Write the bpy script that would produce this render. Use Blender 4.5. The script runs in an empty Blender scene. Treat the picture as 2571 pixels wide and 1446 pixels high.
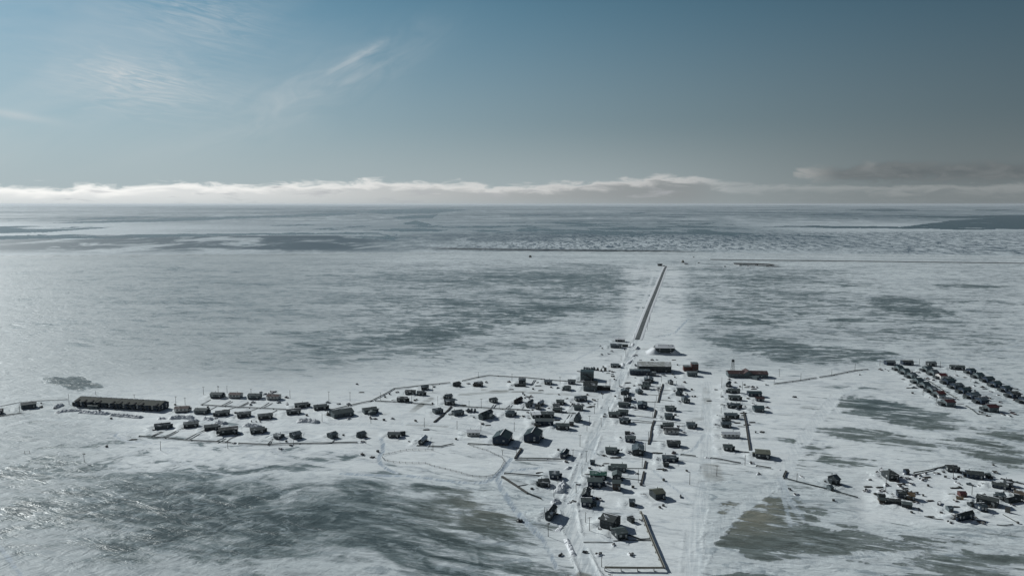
import bpy, math, random
import numpy as np
from mathutils import Vector

random.seed(7)
S = bpy.context.scene
C = S.collection
R = math.radians

# ------------------------------------------------------------------ camera, sky, sun, exposure
CAM_H = 200.0                      # camera height above the snow, metres
FPX = 1857.0                       # focal length in photo pixels (2571 wide)
PITCH = math.atan((723 - 512) / FPX)
cam_d = bpy.data.cameras.new('camera')
cam = bpy.data.objects.new('camera', cam_d)
C.objects.link(cam)
cam.location = (0, 0, CAM_H)
cam.rotation_euler = (math.pi / 2 - PITCH, 0, 0)
cam_d.sensor_fit = 'HORIZONTAL'
cam_d.sensor_width = 36
cam_d.lens = FPX / 2571 * 36
cam_d.clip_start = 1
cam_d.clip_end = 600000
S.camera = cam

SUN_EL, SUN_AZ = R(29), R(-48)     # azimuth from straight ahead, negative = left
sd = bpy.data.lights.new('sun', 'SUN')
sd.energy = 5.0
sd.angle = R(0.5)
sd.color = (0.965, 1.0, 0.985)
sun = bpy.data.objects.new('sun', sd)
C.objects.link(sun)
sv = Vector((math.sin(SUN_AZ) * math.cos(SUN_EL), math.cos(SUN_AZ) * math.cos(SUN_EL), math.sin(SUN_EL)))
sun.rotation_euler = sv.to_track_quat('Z', 'Y').to_euler()
sun.location = sv * 500

S.view_settings.view_transform = 'Standard'
S.view_settings.look = 'None'
S.view_settings.gamma = 1
S.view_settings.exposure = -0.45
S.cycles.max_bounces = 6
S.cycles.diffuse_bounces = 2
S.cycles.glossy_bounces = 2
S.cycles.volume_bounces = 0


class NT:
    """small helper to write node trees"""
    def __init__(s, nt):
        s.nt = nt
        nt.nodes.clear()

    def n(s, t, **k):
        o = s.nt.nodes.new(t)
        for a, v in k.items():
            setattr(o, a, v)
        return o

    def put(s, sock, v):
        if hasattr(v, 'is_output') or isinstance(v, bpy.types.NodeSocket):
            s.nt.links.new(v, sock)
        else:
            sock.default_value = v

    def m(s, op, a, b=0.0, c=0.0, clamp=False):
        o = s.n('ShaderNodeMath', operation=op, use_clamp=clamp)
        s.put(o.inputs[0], a)
        s.put(o.inputs[1], b)
        s.put(o.inputs[2], c)
        return o.outputs[0]

    def ramp(s, v, lo, hi, a=0.0, b=1.0, smooth=True):
        o = s.n('ShaderNodeMapRange', interpolation_type='SMOOTHSTEP' if smooth else 'LINEAR')
        s.put(o.inputs[0], v)
        s.put(o.inputs[1], lo)
        s.put(o.inputs[2], hi)
        s.put(o.inputs[3], a)
        s.put(o.inputs[4], b)
        return o.outputs[0]

    def mix(s, f, a, b, mode='MIX'):
        o = s.n('ShaderNodeMix', data_type='RGBA', blend_type=mode)
        s.put(o.inputs[0], f)
        for i, v in ((6, a), (7, b)):
            if isinstance(v, tuple):
                v = (*v, 1.0) if len(v) == 3 else v
            s.put(o.inputs[i], v)
        return o.outputs[2]

    def noise(s, vec, scale, detail=3.0, rough=0.55, dist=0.0):
        o = s.n('ShaderNodeTexNoise')
        s.put(o.inputs['Vector'], vec)
        o.inputs['Scale'].default_value = scale
        o.inputs['Detail'].default_value = detail
        o.inputs['Roughness'].default_value = rough
        o.inputs['Distortion'].default_value = dist
        return o.outputs[0]

    def comb(s, x, y, z=0.0):
        o = s.n('ShaderNodeCombineXYZ')
        s.put(o.inputs[0], x)
        s.put(o.inputs[1], y)
        s.put(o.inputs[2], z)
        return o.outputs[0]

    def mapping(s, vec, rot=0.0, scale=(1, 1, 1), loc=(0, 0, 0)):
        # rotate first, then stretch
        a = s.n('ShaderNodeMapping')
        s.put(a.inputs[0], vec)
        a.inputs['Rotation'].default_value = (0, 0, rot)
        b = s.n('ShaderNodeMapping')
        s.put(b.inputs[0], a.outputs[0])
        b.inputs['Scale'].default_value = scale
        b.inputs['Location'].default_value = loc
        return b.outputs[0]


def build_world():
    w = bpy.data.worlds.new('World')
    S.world = w
    w.use_nodes = True
    t = NT(w.node_tree)
    sky = t.n('ShaderNodeTexSky', sky_type='NISHITA', sun_disc=False)
    sky.sun_elevation = SUN_EL
    sky.sun_rotation = SUN_AZ
    sky.altitude = 200
    sky.air_density = 1.0
    sky.dust_density = 1.2
    sky.ozone_density = 1.5
    tc = t.n('ShaderNodeTexCoord')
    sep = t.n('ShaderNodeSeparateXYZ')
    t.put(sep.inputs[0], tc.outputs['Generated'])
    az = t.m('MULTIPLY', t.m('ARCTAN2', sep.outputs[0], sep.outputs[1]), 180 / math.pi)    # degrees right of ahead
    el = t.m('MULTIPLY', t.m('ARCSINE', sep.outputs[2]), 180 / math.pi)                     # degrees above horizon
    # slightly muted northern sky
    bw = t.n('ShaderNodeRGBToBW')
    t.put(bw.inputs[0], sky.outputs[0])
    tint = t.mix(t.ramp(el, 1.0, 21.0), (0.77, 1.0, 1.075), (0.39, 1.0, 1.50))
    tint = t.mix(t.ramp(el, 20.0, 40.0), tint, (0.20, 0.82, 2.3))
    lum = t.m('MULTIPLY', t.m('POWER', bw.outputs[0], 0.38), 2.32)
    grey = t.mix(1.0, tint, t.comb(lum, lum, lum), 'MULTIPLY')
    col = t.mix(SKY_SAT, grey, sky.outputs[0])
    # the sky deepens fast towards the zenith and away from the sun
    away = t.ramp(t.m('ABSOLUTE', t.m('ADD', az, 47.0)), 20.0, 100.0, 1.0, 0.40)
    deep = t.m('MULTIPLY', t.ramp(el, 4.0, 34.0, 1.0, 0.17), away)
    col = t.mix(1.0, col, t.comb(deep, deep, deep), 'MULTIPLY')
    # ---- cirrus: streaked ice cloud in patches
    def patch(a0, e0, ra, re, rot):
        c, s_ = math.cos(R(rot)), math.sin(R(rot))
        da, de = t.m('SUBTRACT', az, a0), t.m('SUBTRACT', el, e0)
        u = t.m('ADD', t.m('MULTIPLY', da, c), t.m('MULTIPLY', de, s_))
        v = t.m('SUBTRACT', t.m('MULTIPLY', de, c), t.m('MULTIPLY', da, s_))
        q = t.m('ADD', t.m('POWER', t.m('ABSOLUTE', t.m('DIVIDE', u, ra)), 2.0), t.m('POWER', t.m('ABSOLUTE', t.m('DIVIDE', v, re)), 2.0))
        return t.m('EXPONENT', t.m('MULTIPLY', q, -1.0)), u, v
    sky_vec = t.comb(az, el, 0.0)
    wisp_a = t.noise(t.mapping(sky_vec, R(8), (0.30, 1.9, 1)), 1.0, 7, 0.68, 1.6)
    wisp_b = t.noise(t.mapping(sky_vec, R(-28), (0.18, 0.55, 1)), 1.0, 6, 0.58, 1.2)
    veil = t.noise(t.mapping(sky_vec, R(-12), (0.07, 0.22, 1)), 1.0, 4, 0.55, 0.5)
    wa, wb = t.ramp(wisp_a, 0.30, 0.85), t.ramp(wisp_b, 0.25, 0.85)
    p1 = patch(-26.0, 7.9, 4.6, 1.9, -4)[0]
    p1b = patch(-25.8, 8.4, 2.0, 0.35, -6)[0]
    p2 = patch(-22.5, 13.0, 4.5, 2.2, -10)[0]
    p3 = patch(-14.5, 8.2, 7.5, 1.5, 26)[0]
    p4 = patch(-10.9, 10.9, 2.4, 0.33, 27)[0]
    p5 = patch(-33.5, 5.6, 2.2, 0.25, -8)[0]
    cir = t.m('MULTIPLY', wa, t.m('ADD', t.m('MULTIPLY', p1, 0.62), t.m('ADD', t.m('MULTIPLY', p2, 0.42), t.m('MULTIPLY', p1b, 0.7))))
    cir = t.m('ADD', cir, t.m('MULTIPLY', wb, t.m('ADD', t.m('MULTIPLY', p3, 0.42), t.m('MULTIPLY', p4, 0.6))))
    cir = t.m('ADD', cir, t.m('MULTIPLY', p5, 0.3))
    left = t.ramp(az, -5.0, -40.0, 0.0, 1.0)
    cir = t.m('ADD', cir, t.m('MULTIPLY', t.m('MULTIPLY', t.ramp(veil, 0.3, 0.8), left), 0.36), clamp=True)
    cir = t.m('MULTIPLY', cir, t.ramp(el, 0.5, 4.0))
    col = t.mix(cir, col, (4.9 * CLOUD, 5.0 * CLOUD, 5.0 * CLOUD))
    # ---- distance murk low over the ice
    low = t.ramp(el, 6.5, -1.0)
    lowc = t.mix(t.ramp(az, 2.0, 33.0), (3.1 * CLOUD, 3.5 * CLOUD, 3.6 * CLOUD), (1.5 * CLOUD, 1.68 * CLOUD, 1.72 * CLOUD))
    col = t.mix(t.m('MULTIPLY', low, 0.75), col, lowc)
    # ---- cloud bank far out over the sea ice
    def curve(pts):
        f = t.n('ShaderNodeFloatCurve')
        t.put(f.inputs[1], t.ramp(az, -60.0, 60.0, smooth=False))
        cu = f.mapping.curves[0]
        pts = [((a + 60) / 120, e / 5.0) for a, e in pts]
        cu.points[0].location = pts[0]
        cu.points[-1].location = pts[-1]
        for p in pts[1:-1]:
            cu.points.new(*p)
        f.mapping.update()
        return t.m('MULTIPLY', f.outputs[0], 5.0)
    top = curve([(-60, 1.3), (-34.5, 1.15), (-31, 1.15), (-27, 1.35), (-23.5, 1.55), (-20, 1.40), (-16, 1.62), (-12, 1.72), (-9, 1.75), (-5, 1.63),
                 (-2.6, 1.60), (-1.5, 1.35), (0, 1.45), (5, 1.62), (9, 1.95), (13.0, 2.15), (14.6, 1.9), (16.5, 1.5), (20, 1.4), (60, 1.2)])
    lump = t.noise(t.comb(t.m('MULTIPLY', az, 0.42), t.m('MULTIPLY', el, 1.7)), 1.0, 7, 0.60, 0.5)
    edge = t.m('ADD', t.m('SUBTRACT', top, el), t.m('MULTIPLY', t.m('SUBTRACT', lump, 0.5), 1.7))
    dens = t.ramp(edge, -0.12, 0.38)
    rim = t.ramp(edge, 0.85, 0.1)
    shade = t.noise(t.comb(t.m('MULTIPLY', az, 0.32), t.m('MULTIPLY', el, 1.9), 4.0), 1.0, 4, 0.6, 0.5)
    side = t.ramp(az, -36.0, 16.0)
    c_hi = t.mix(side, (8.2 * CLOUD, 8.1 * CLOUD, 7.8 * CLOUD), (4.3 * CLOUD, 4.3 * CLOUD, 4.25 * CLOUD))
    c_lo = t.mix(side, (6.0 * CLOUD, 6.1 * CLOUD, 6.05 * CLOUD), (1.9 * CLOUD, 2.05 * CLOUD, 2.1 * CLOUD))
    cc = t.mix(rim, c_lo, c_hi)
    cc = t.mix(t.m('MULTIPLY', t.ramp(shade, 0.52, 0.74), t.ramp(edge, 0.1, 0.35)), cc, t.mix(side, (4.3 * CLOUD, 4.4 * CLOUD, 4.5 * CLOUD), (2.6 * CLOUD, 2.7 * CLOUD, 2.8 * CLOUD)))
    # base of the bank dissolves into murk
    foot = t.ramp(el, -0.3, 0.75, 0.55, 1.0)
    wane = t.ramp(az, 12.5, 17.0, 1.0, 0.30)
    col = t.mix(t.m('MULTIPLY', t.m('MULTIPLY', dens, wane), t.m('MULTIPLY', foot, 0.92)), col, cc)
    # ---- darker cloud to the right, lit only at its left end
    top2 = curve([(-60, 0), (19.5, 0.0), (20.6, 2.3), (22.0, 2.75), (24, 2.6), (25.6, 3.0), (28, 2.95), (30, 2.8), (32, 2.85), (34.6, 2.75), (40, 2.9), (60, 2.6)])
    bot2 = curve([(-60, 3), (19.5, 2.4), (21.0, 1.85), (23, 1.7), (26, 1.5), (30, 1.55), (34, 1.5), (60, 1.5)])
    lump2 = t.noise(t.comb(t.m('MULTIPLY', az, 0.5), t.m('MULTIPLY', el, 1.5), 9.0), 1.0, 7, 0.68, 0.6)
    n2 = t.m('MULTIPLY', t.m('SUBTRACT', lump2, 0.5), 1.8)
    e_top = t.m('ADD', t.m('SUBTRACT', top2, el), n2)
    d2 = t.m('MULTIPLY', t.ramp(e_top, -0.15, 0.6), t.ramp(t.m('ADD', t.m('SUBTRACT', el, bot2), n2), -0.35, 0.45))
    lit = t.m('MULTIPLY', t.ramp(az, 24.0, 21.0), 1.0)
    lit = t.m('ADD', lit, t.m('MULTIPLY', patch(25.6, 3.0, 0.7, 0.45, 60)[0], 0.5), clamp=True)
    cc2 = t.mix(lit, t.mix(t.ramp(lump2, 0.35, 0.7), (0.85 * CLOUD, 0.98 * CLOUD, 1.04 * CLOUD), (1.3 * CLOUD, 1.42 * CLOUD, 1.46 * CLOUD)), (2.7 * CLOUD, 2.75 * CLOUD, 2.72 * CLOUD))
    col = t.mix(t.m('MULTIPLY', d2, 0.75), col, cc2)
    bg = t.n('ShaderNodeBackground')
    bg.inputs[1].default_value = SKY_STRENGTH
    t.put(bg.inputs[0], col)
    out = t.n('ShaderNodeOutputWorld')
    t.put(out.inputs[0], bg.outputs[0])


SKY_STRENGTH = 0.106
SKY_SAT = 0.0
CLOUD = 1.75
build_world()

# ------------------------------------------------------------------ pixel <-> ground helpers (to read positions off the survey photo)
FW = np.array([0, math.cos(PITCH), -math.sin(PITCH)])
UP = np.array([0, math.sin(PITCH), math.cos(PITCH)])


def G(px, py, z=0.0):
    """ground point seen at a photo pixel"""
    u, v = (px - 1285.5) / FPX, (py - 723.0) / FPX
    d = FW + np.array([u, 0, 0]) - v * UP
    k = (CAM_H - z) / -d[2]
    return d[0] * k, d[1] * k


def PX(x, y, z=0.0):
    """photo pixel of world points (arrays welcome)"""
    x, y, z = np.asarray(x, float), np.asarray(y, float), np.asarray(z, float) - CAM_H
    w = y * FW[1] + z * FW[2]
    w = np.where(w < 1e-3, 1e-3, w)
    return 1285.5 + FPX * x / w, 723.0 - FPX * (y * UP[1] + z * UP[2]) / w


ZOOM = {1: (0, 940, 5.356), 2: (420, 960, 5.356), 3: (840, 900, 5.165), 4: (1160, 900, 5.5625), 5: (1400, 820, 6.025), 6: (1480, 1000, 6.025),
        7: (1780, 880, 4.82), 8: (2170, 880, 6.411), 9: (2130, 1150, 5.83), 10: (1320, 1090, 6.4275), 11: (1320, 1240, 6.4275), 12: (860, 1100, 5.142),
        13: (1200, 600, 3.214), 14: (1860, 1130, 6.4275), 21: (1160, 940, 10.713), 22: (1380, 900, 10.713), 24: (2330, 1190, 10.667), 25: (2150, 1160, 10.713),
        26: (1600, 610, 6.4275), 31: (1671, 1046, 2.8567), 32: (0, 1046, 3.614), 33: (700, 1046, 3.614), 0: (0, 0, 1.0)}


def Q(z, x, y):
    a, b, k = ZOOM[z]
    return a + x / k, b + y / k


def QG(z, x, y):
    return G(*Q(z, x, y))


# ------------------------------------------------------------------ noise in numpy
def vnoise(x, y, seed=0):
    xi, yi = np.floor(x).astype(np.int64), np.floor(y).astype(np.int64)
    fx, fy = x - xi, y - yi
    fx, fy = fx * fx * (3 - 2 * fx), fy * fy * (3 - 2 * fy)

    def h(a, b):
        n = (a * 374761393 + b * 668265263 + seed * 1442695041) & 0xFFFFFFFF
        n = ((n ^ (n >> 13)) * 1274126177) & 0xFFFFFFFF
        return ((n ^ (n >> 16)) & 0xFFFF) / 65535.0
    return (h(xi, yi) * (1 - fx) + h(xi + 1, yi) * fx) * (1 - fy) + (h(xi, yi + 1) * (1 - fx) + h(xi + 1, yi + 1) * fx) * fy


def fbm(x, y, oct=4, seed=0):
    s, a, t = 0, 0.5, 0
    for i in range(oct):
        s = s + a * vnoise(x, y, seed + i * 17)
        t += a
        a *= 0.5
        x, y = x * 2.03 + 11.3, y * 2.03 + 7.7
    return s / t


def sstep(v, a, b):
    t = np.clip((v - a) / (b - a), 0, 1)
    return t * t * (3 - 2 * t)


def inside(px, py, poly):
    """soft-free point in polygon for arrays"""
    r = np.zeros(px.shape, bool)
    n = len(poly)
    for i in range(n):
        x0, y0 = poly[i]
        x1, y1 = poly[(i + 1) % n]
        if y0 == y1:
            continue
        c = ((y0 > py) != (y1 > py)) & (px < (x1 - x0) * (py - y0) / (y1 - y0) + x0)
        r ^= c
    return r


def seg_dist(x, y, pts):
    """distance of points from a polyline in metres"""
    d = np.full(x.shape, 1e9)
    for (x0, y0), (x1, y1) in zip(pts, pts[1:]):
        dx, dy = x1 - x0, y1 - y0
        t = np.clip(((x - x0) * dx + (y - y0) * dy) / max(dx * dx + dy * dy, 1e-6), 0, 1)
        d = np.minimum(d, np.hypot(x - x0 - t * dx, y - y0 - t * dy))
    return d


def ground_z(x, y):
    """height of the snow: low swells and drifts"""
    x, y = np.asarray(x, float), np.asarray(y, float)
    h = 1.3 * (fbm(x / 160 + 3, y / 160, 3, 5) - 0.5)
    c, s = math.cos(R(-20)), math.sin(R(-20))
    u, v = x * c + y * s, -x * s + y * c
    h = h + 0.9 * (fbm(u / 34, v / 11, 3, 9) - 0.5)
    return h

# ------------------------------------------------------------------ the buildings: where each stands (read off the photo), how it is turned, what it looks like
# (zoom, left, right, base, turn, roof, wall, options)
ROWS = []


def row(name, *hs):
    ROWS.append((name, hs))


N = dict
row('the far left road',
    (1, -70, 50, 545, 20, 'dark', 'dark', N(W=7)), (1, 285, 490, 470, 33, 'olive', 'grey', N(W=8, eave=3.6)))
row('the upper left row',
    (2, 575, 775, 215, -5, 'teal', 'teal', N(W=8, raise_=1.2)), (2, 825, 1022, 215, -6, 'rust', 'pale', N(W=8, raise_=1.2)),
    (2, 1080, 1280, 228, -5, 'teal', 'teal', N(W=8, raise_=1.0)), (2, 1335, 1535, 240, -6, 'rust', 'pale', N(W=8, raise_=1.0)))
row('the middle left row',
    (2, 95, 310, 402, 8, 'rust', 'pale', N(W=8, raise_=1.2)), (2, 360, 575, 425, -3, 'teal', 'grey', N(W=8, raise_=1.0)),
    (2, 650, 840, 458, 22, 'grey', 'dark', N()), (2, 938, 1125, 478, 22, 'grey', 'dark', N()), (2, 1218, 1418, 502, 22, 'grey', 'dark', N()),
    (2, 1600, 1795, 442, 22, 'grey', 'dark', N()), (2, 1710, 1900, 357, 22, 'grey', 'dark', N()), (2, 1965, 2150, 382, 22, 'grey', 'dark', N()),
    (2, 2175, 2510, 492, 33, 'olive', 'grey', N(W=14, eave=3.4, rise=2.2, porch=0)), (3, 355, 555, 727, 26, 'olive', 'grey', N(W=9.5, eave=3.6, wing=1)))
row('the lower left row',
    (1, 2080, 2290, 738, 24, 'slate', 'grey', N(W=6.5, porch=1)), (2, 220, 425, 612, 18, 'grey', 'dark', N()), (2, 500, 685, 652, 20, 'grey', 'dark', N()),
    (2, 692, 950, 712, 24, 'dark', 'dark', N(W=9, eave=3.4, raise_=1.2)), (2, 1115, 1310, 697, 22, 'grey', 'dark', N()),
    (2, 1430, 1580, 765, -22, 'slate', 'grey', N(W=7, eave=2.2)), (2, 1640, 1810, 770, 42, 'slate', 'grey', N(W=9, eave=3.4)),
    (2, 2145, 2295, 760, 50, 'slate', 'grey', N(L=11)), (3, 285, 415, 1032, 48, 'slate', 'grey', N(L=11)))
row('the row behind the fenced oval',
    (3, 690, 855, 1027, -2, 'grey', 'dark', N(W=6, eave=2.4)), (3, 850, 920, 1000, 20, 'dark', 'dark', N(W=4, eave=2.2, kind='shed')),
    (3, 1085, 1205, 1118, 78, 'white', 'dark', N(L=12)), (3, 1717, 1885, 1005, 0, 'white', 'pale', N(W=8, eave=3.2)),
    (4, 425, 705, 1215, 78, 'teal', 'navy', N(L=17, eave=4.8, rise=3.0, raise_=1.2, porch=0, ridge=1)), (4, 862, 1125, 1182, 77, 'teal', 'navy', N(L=17, eave=5.0, rise=3.0, raise_=1.2, porch=0, ridge=1)),
    (4, 1370, 1495, 1396, 72, 'teal', 'navy', N(L=10, eave=3.4)))
row('the top central row',
    (3, 810, 950, 567, -4, 'dark', 'dark', N(porch=1)), (3, 915, 1055, 473, -4, 'dark', 'dark', N(W=6)), (3, 1070, 1165, 482, 2, 'grey', 'dark', N(W=5, eave=2.6)),
    (3, 1120, 1220, 412, 12, 'slate', 'dark', N()), (3, 1535, 1640, 367, 40, 'dark', 'dark', N(L=9)), (3, 1805, 1925, 367, 28, 'dark', 'brown', N(W=7)),
    (21, 1525, 1718, 258, -8, 'slate', 'dark', N(W=8, eave=4.2)), (21, 1412, 1718, 328, -4, 'dark', 'dark', N(W=4, eave=2.0, kind='shed', porch=0)),
    (21, 2215, 2420, 278, -6, 'slate', 'dark', N(W=9)), (22, 495, 695, 702, -6, 'grey', 'navy', N(W=7, eave=3.2)), (22, 380, 570, 867, 8, 'olive', 'grey', N(W=8, eave=2.6)),
    (22, 1645, 1870, 265, -12, 'slate', 'dark', N(W=9)))
row('the second central row',
    (3, 1425, 1530, 530, 24, 'slate', 'dark', N()), (3, 1425, 1558, 602, 4, 'slate', 'dark', N(eave=3.4)), (21, 725, 962, 774, 36, 'grey', 'dark', N(L=10)),
    (21, 1395, 1635, 802, 62, 'rust', 'brown', N(L=12, eave=3.2)), (21, 1765, 1920, 838, 66, 'slate', 'grey', N(L=8, eave=3)), (21, 1700, 1840, 902, 10, 'olive', 'dark', N(W=6, eave=2.4)),
    (21, 2040, 2195, 862, 62, 'white', 'dark', N(L=9)), (21, 1953, 2120, 940, 8, 'dark', 'dark', N(W=6, eave=2.4)), (22, 185, 380, 1245, -4, 'olive', 'dark', N(W=6, eave=2.8)),
    (22, 80, 270, 1352, 6, 'grey', 'dark', N(W=6, eave=2.4)), (22, 135, 330, 1440, 0, 'olive', 'dark', N(W=6, eave=2.4)), (22, 660, 1008, 1158, 14, 'slate', 'dark', N(W=7, porch=0)),
    (22, 655, 900, 1402, -6, 'olive', 'grey', N(W=7)))
row('the third central row',
    (3, 1265, 1395, 722, 27, 'slate', 'grey', N(W=8)), (3, 1515, 1668, 747, 26, 'slate', 'grey', N(W=8)), (21, 440, 830, 1225, 58, 'olive', 'grey', N(L=17, eave=3.8, rise=2.2, wing=1)),
    (21, 1165, 1408, 1132, 0, 'slate', 'grey', N(W=9, kind='hip')), (21, 1840, 2120, 1200, 8, 'white', 'dark', N(W=13, eave=3.6, rise=1.0)),
    (21, 2120, 2472, 1175, -4, 'grey', 'dark', N(W=9, eave=3.4)), (21, 1970, 2455, 1388, -3, 'grey', 'navy', N(W=9, eave=4.0)), (21, 1945, 2108, 1410, 0, 'dark', 'brown', N(W=4, eave=2.2, kind='shed')),
    (4, 1310, 1500, 997, -6, 'olive', 'dark', N(W=7, eave=3.2)), (4, 1500, 1560, 942, -6, 'dark', 'brown', N(W=5, eave=2.4, kind='shed')), (4, 1560, 1665, 892, 70, 'slate', 'grey', N(L=10, eave=2.2, rise=5.2, porch=0)))
row('the column beside main street',
    (5, 955, 1080, 1037, 80, 'slate', 'dark', N(L=11, eave=3.4)), (5, 1000, 1115, 1142, 82, 'dark', 'dark', N(L=9)), (5, 922, 1070, 1227, -8, 'olive', 'grey', N(W=6)),
    (5, 775, 940, 1378, -8, 'olive', 'dark', N(W=7)), (5, 920, 1065, 1342, -8, 'olive', 'grey', N(W=7)), (6, 450, 590, 385, -6, 'slate', 'dark', N(W=8)),
    (6, 535, 610, 556, -6, 'dark', 'dark', N(W=4, eave=2.0, kind='shed')), (6, 540, 695, 667, -7, 'olive', 'navy', N(W=7)), (6, 245, 410, 847, -7, 'olive', 'grey', N(W=7)),
    (10, 1040, 1115, 490, -8, 'slate', 'navy', N(W=4, eave=2.4, kind='shed')), (6, 325, 560, 1107, -6, 'olive', 'grey', N(W=8)))
row('the second inner column',
    (5, 1310, 1445, 852, 80, 'slate', 'dark', N(L=12, eave=3.2)), (5, 1285, 1380, 897, -8, 'olive', 'dark', N(W=5, eave=2.6)), (5, 1265, 1390, 952, -8, 'olive', 'dark', N(W=6)),
    (5, 1175, 1295, 1022, 8, 'slate', 'grey', N(W=9, kind='hip')), (5, 1210, 1350, 1252, 80, 'slate', 'navy', N(L=12, eave=3.4)), (6, 645, 820, 872, 80, 'slate', 'dark', N(L=14, eave=3.8)))
row('the third inner column',
    (5, 1665, 1750, 878, 10, 'slate', 'dark', N(W=7, kind='hip')), (5, 1795, 1915, 968, -6, 'white', 'grey', N(W=8)), (5, 1785, 1890, 1052, 60, 'slate', 'grey', N(L=9, eave=2.6, rise=3.6, porch=0)),
    (5, 1870, 1985, 1162, 4, 'slate', 'dark', N(W=9, kind='hip', eave=3.4)), (5, 1625, 1765, 1282, -8, 'olive', 'grey', N(W=7)), (5, 1614, 1738, 1407, -6, 'slate', 'grey', N(W=9, eave=3.4)),
    (6, 1105, 1272, 472, -5, 'olive', 'dark', N(W=7, eave=3.4)), (6, 1115, 1355, 542, -4, 'dark', 'pale', N(W=6, eave=3.0, porch=0)), (6, 1460, 1600, 457, -4, 'slate', 'grey', N(W=8)),
    (6, 1165, 1375, 742, -5, 'dark', 'dark', N(W=8)), (6, 1095, 1310, 972, -6, 'slate', 'navy', N(W=8)), (6, 1112, 1200, 1037, -4, 'dark', 'dark', N(W=4, eave=2.0, kind='shed')))
row('the column beside the long boardwalk',
    (7, 205, 268, 446, 60, 'slate', 'dark', N(L=9, eave=3.6)), (7, 225, 375, 522, -5, 'olive', 'dark', N(W=6)), (7, 232, 380, 606, -4, 'olive', 'dark', N(W=6)), (7, 215, 380, 702, -5, 'slate', 'dark', N(W=6)),
    (7, 180, 345, 827, -5, 'slate', 'dark', N(W=7)), (7, 150, 265, 862, -5, 'dark', 'dark', N(W=4, eave=2.0, kind='shed')), (7, 140, 270, 932, -4, 'slate', 'dark', N(W=7)),
    (7, 145, 375, 1062, -4, 'white', 'pale', N(W=5, eave=2.8, porch=0, win=4)), (7, 165, 285, 1217, -6, 'olive', 'dark', N(W=7)))
row('the loose group beyond the boardwalk',
    (7, 455, 640, 562, -3, 'teal', 'navy', N(W=9, eave=3.4)), (7, 555, 670, 617, -4, 'rust', 'navy', N(W=6, eave=2.4)), (7, 520, 670, 747, -3, 'teal', 'grey', N(W=9, eave=3.4)),
    (7, 555, 740, 1317, -14, 'khaki', 'dark', N(W=11, eave=3.8, rise=1.2)))
row('the back row of the estate',
    (8, 310, 505, 238, -2, 'grey', 'navy', N(W=9, eave=3.6)), (8, 575, 795, 238, -4, 'dark', 'navy', N(W=9, eave=3.6)), (8, 985, 1165, 256, -3, 'grey', 'dark', N(W=9, eave=3.8)),
    (8, 1365, 1620, 322, -15, 'olive', 'dark', N(W=8, eave=3.6)))
row('the first slanting estate row',
    *[(8, a, b, c, 4, r_, w_, N(W=10, eave=4.2, rise=2.0, porch=0, lit=1, win=1)) for a, b, c, r_, w_ in (
        (480, 632, 335, 'teal', 'teal'), (575, 737, 392, 'teal', 'teal'), (680, 848, 458, 'slate', 'teal'), (775, 955, 548, 'teal', 'teal'), (882, 1068, 613, 'teal', 'teal'),
        (1000, 1180, 692, 'slate', 'teal'), (1100, 1310, 768, 'red', 'grey'), (1222, 1470, 907, 'maroon', 'grey'))])
row('the second slanting estate row',
    *[(8, a, b, c, 4, r_, w_, N(W=10, eave=4.2, rise=2.0, porch=0, lit=1, win=1)) for a, b, c, r_, w_ in (
        (925, 1105, 357, 'teal', 'teal'), (1030, 1200, 412, 'slate', 'teal'), (1140, 1340, 472, 'red', 'pale'), (1250, 1470, 552, 'teal', 'navy'), (1370, 1600, 632, 'slate', 'navy'),
        (1500, 1720, 707, 'teal', 'navy'), (1630, 1875, 792, 'slate', 'navy'), (1772, 2005, 872, 'slate', 'navy'), (1895, 2165, 992, 'maroon', 'grey'))])
row('the third slanting estate row',
    *[(8, a, b, c, 2, r_, w_, N(W=10, eave=4.2, rise=2.0, porch=0, lit=1, win=1)) for a, b, c, r_, w_ in (
        (1632, 1800, 388, 'teal', 'navy'), (1742, 1930, 462, 'teal', 'teal'), (1888, 2100, 522, 'teal', 'navy'), (2012, 2215, 602, 'teal', 'navy'), (2178, 2375, 682, 'teal', 'navy'),
        (2282, 2520, 772, 'dark', 'navy'), (2472, 2690, 862, 'teal', 'navy'))])
row('the cluster near the green roof',
    (10, 1040, 1300, 745, -6, 'green', 'dark', N(W=8, eave=3.4)), (10, 1000, 1230, 862, -5, 'olive', 'navy', N(W=8, eave=4.0)), (10, 1398, 1538, 762, 82, 'olive', 'dark', N(L=8, eave=3.6)),
    (10, 1395, 1530, 902, -5, 'olive', 'brown', N(W=7, eave=4.6)), (10, 1990, 2250, 1062, 18, 'khaki', 'dark', N(W=9, eave=3.8)), (10, 905, 1050, 1092, 78, 'dark', 'navy', N(L=12, eave=4)),
    (10, 895, 1060, 1182, -4, 'olive', 'navy', N(W=7, eave=3.4)), (10, 1060, 1140, 1170, -4, 'slate', 'dark', N(W=4, eave=2.2, kind='shed')), (10, 1668, 1760, 1167, -8, 'slate', 'dark', N(W=6, eave=3.0, kind='shed')))
row('the near left roadside',
    (10, 380, 540, 722, 0, 'slate', 'navy', N(W=8, eave=3.2)), (10, 195, 390, 852, 16, 'dark', 'dark', N(W=8, eave=2.8)), (11, 310, 500, 432, 70, 'dark', 'dark', N(L=13, eave=4, rise=2.2)))
row('the nearest yard',
    (11, 1195, 1530, 590, -33, 'dark', 'dark', N(W=11, eave=5.0, rise=2.0, porch=0)), (11, 1378, 1645, 740, 20, 'olive', 'dark', N(W=8.5, eave=3.2, porch=0)),
    (11, 1640, 1750, 472, 25, 'dark', 'dark', N(W=5, eave=2.4, kind='shed')))
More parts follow.
